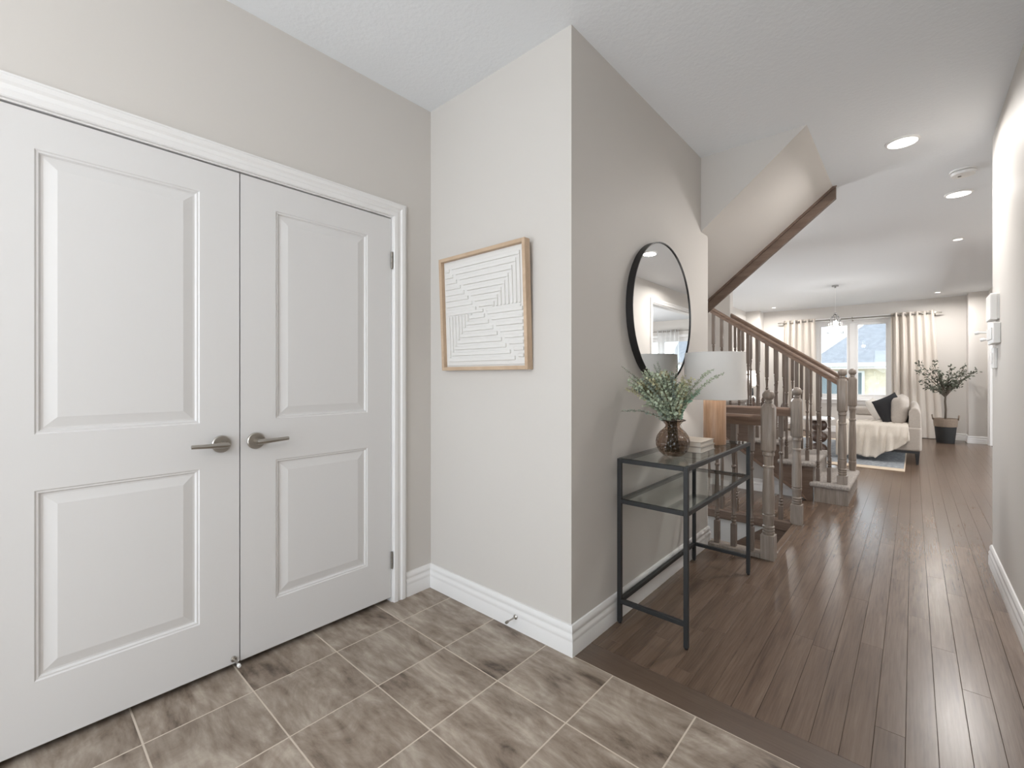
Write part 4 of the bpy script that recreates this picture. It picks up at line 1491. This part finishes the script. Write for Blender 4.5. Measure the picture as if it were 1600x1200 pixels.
CLG = 'recessed lights'
disc_light(-0.05, 3.85, 0.152, 'larger round recessed ceiling light nearest the camera in the hall', CLG, 19)
disc_light(0.283, 5.248, 0.150, 'larger round recessed ceiling light just beyond the smoke detector', CLG, 10)
disc_light(0.37, 6.97, 0.075, 'small recessed spot in the ceiling beyond the two larger lights', CLG, 30)
disc_light(0.333, 11.1, 0.075, 'small recessed spot near the right end of the window wall', CLG, 24)
disc_light(-2.28, 11.2, 0.075, 'small recessed spot near the left end of the window wall', CLG, 24)
t = thing('smoke_detector', (0.277, 4.685, H), 'round white smoke detector on the ceiling between the two larger lights', 'smoke detector')
MB().lathe([(0.074, H), (0.074, H - 0.010), (0.066, H - 0.012)], 0.277, 4.685, 40).build('base_plate', M['plastic'], t, smooth=40)
MB().lathe([(0.066, H - 0.016), (0.068, H - 0.018), (0.064, H - 0.036), (0.030, H - 0.042), (0.0005, H - 0.042)], 0.277, 4.685, 40).build('cover', M['plastic'], t, smooth=40)
MB().lathe([(0.010, H - 0.046), (0.010, H - 0.040)], 0.277 - 0.02, 4.685 - 0.01, 16).build('test_button', M['hinge'], t, smooth=40)

# pendant
qx, qy = -0.966, 9.18
pd = thing('pendant_lamp', (qx, qy, 1.9), 'small crystal cage pendant lamp hanging in front of the window', 'lamp')
MB().lathe([(0.048, H), (0.048, H - 0.022), (0.012, H - 0.03), (0.012, H - 0.045)], qx, qy, 28).build('canopy', M['chrome'], pd, smooth=40)
MB().tube([(qx, qy, H - 0.04), (qx, qy, 2.24)], 0.0028, 6).build('cord', M['plastic'], pd)
cage = [(0.018, 2.235), (0.046, 2.205), (0.076, 2.140), (0.097, 2.06), (0.110, 1.985), (0.116, 1.925)]
cg = MB()
for r, z in cage:
    cg.tube([(qx + r * cos(2 * pi * k / 28), qy + r * sin(2 * pi * k / 28), z) for k in range(28)], 0.0035, 6, closed=True)
for k in range(12):
    for dk in (1, -1):
        cg.tube([(qx + r * cos(2 * pi * (k + dk * i * 0.5) / 12), qy + r * sin(2 * pi * (k + dk * i * 0.5) / 12), z) for i, (r, z) in enumerate(cage)], 0.0028, 5)
cg.lathe([(0.024, 2.225), (0.020, 2.26), (0.006, 2.265)], qx, qy, 16)
cg.build('cage', M['chrome'], pd, smooth=True)
cr_ = MB()
for i, (r, z) in enumerate(cage[1:], 1):
    for k in range(12):
        a = 2 * pi * (k + 0.5 * (i % 2)) / 12
        c_ = (qx + r * cos(a), qy + r * sin(a), z - 0.012)
        cr_.ball(c_, 0.008, 6, 4, 1.3)
o_ = cr_.build('crystal_beads', M['crystal'], pd)
o_['kind'] = 'stuff'
bl = MB().ball((qx, qy, 2.09), 0.035, 16, 10, 1.3).build('bulb', M['bulb'], pd, smooth=True)
lamp('pendant_bulb', 'POINT', (qx, qy, 2.0), 12, WARM, 0.04)

# ------------------------------------------------------------------ things on the right wall
t = thing('door_chime', (XR, 3.93, 1.54), 'white door chime box high on the right wall, above the switches', 'door chime')
MB().box(XR - 0.008, XR, 3.85, 4.03, 1.54, 1.685).build('back_plate', M['plastic'], t)
MB().box(XR - 0.040, XR - 0.008, 3.845, 4.035, 1.535, 1.69).build('cover', M['plastic'], t, bevel=0.006)
t = thing('switch_plate', (XR, 3.92, 1.39), 'wide white plate with a row of switches on the right wall', 'light switch', 'switches on the right wall')
MB().box(XR - 0.030, XR, 3.80, 4.06, 1.395, 1.515).build('plate', M['plastic'], t, bevel=0.004)
for k in range(4):
    y = 3.845 + k * 0.055
    MB().box(XR - 0.036, XR - 0.029, y, y + 0.035, 1.42, 1.49).build('rocker', M['white'], t, bevel=0.002)
t = thing('switch_plate', (XR, 4.0, 1.25), 'narrow white single switch plate below the wide one on the right wall', 'light switch', 'switches on the right wall')
MB().box(XR - 0.016, XR, 3.94, 4.05, 1.25, 1.375).build('plate', M['plastic'], t, bevel=0.003)
MB().box(XR - 0.022, XR - 0.0155, 3.975, 4.012, 1.28, 1.345).build('rocker', M['white'], t, bevel=0.002)
t = thing('wall_hook', (XR, 4.10, 1.44), 'small white double wall hook beside the wide switch plate at the wall end', 'hook')
MB().box(XR - 0.008, XR, 4.085, 4.115, 1.40, 1.52).build('plate', M['plastic'], t, bevel=0.002)
for z, ln in ((1.475, 0.085), (1.43, 0.06)):
    MB().tube([(XR - 0.006, 4.10, z), (XR - ln + 0.02, 4.10, z + 0.004), (XR - ln + 0.018, 4.10, z + 0.004), (XR - ln, 4.10, z)], [0.006, 0.006, 0.011, 0.010], 10).build('peg', M['plastic'], t, smooth=40)

# ------------------------------------------------------------------ outside: neighbour's house
nb = thing('neighbour_house', (-1.5, 24, 0), 'neighbouring house with grey shingle roof and buff wall outside the window', 'house')
MB().box(-14.0, 8, 24.6, 30, -1.0, 1.55).build('wall', M['brick'], nb)
# hip roof: ridge rising from the left corner
NX0, NX1, NY, EZ = -3.6, 8.0, 24.0, 1.62
RZ = 5.6
rf = MB()
rf.add([(NX0, NY, EZ + 0.16), (NX1, NY, EZ + 0.16), (NX1, NY + 5, RZ), (NX0 + 4.0, NY + 5, RZ), (NX0, NY + 8, EZ + 0.16), (NX1, NY + 8, EZ + 0.16)],
       [(0, 1, 2, 3), (0, 3, 4), (3, 2, 5, 4), (0, 4, 5, 1), (1, 5, 2)])
rf.build('roof', M['roof'], nb)
MB().box(NX0, NX1, NY - 0.12, NY, EZ, EZ + 0.17).build('gutter', M['soffit_out'], nb, bevel=0.02)
MB().box(NX0, NX1, NY, NY + 0.7, EZ - 0.05, EZ).build('eave', M['soffit_out'], nb)
w_ = MB()
w_.box(-3.2, -1.55, 24.5, 24.62, 0.1, 1.45)
wo_ = w_.build('window', M['soffit_out'], nb)
MB().box(-3.1, -1.65, 24.48, 24.5, 0.2, 1.37).build('pane', M['dark_glass'], wo_)
MB().box(-30, 30, 12.2, 60, -1.1, -1.0).build('ground', M['ground'])['kind'] = 'structure'
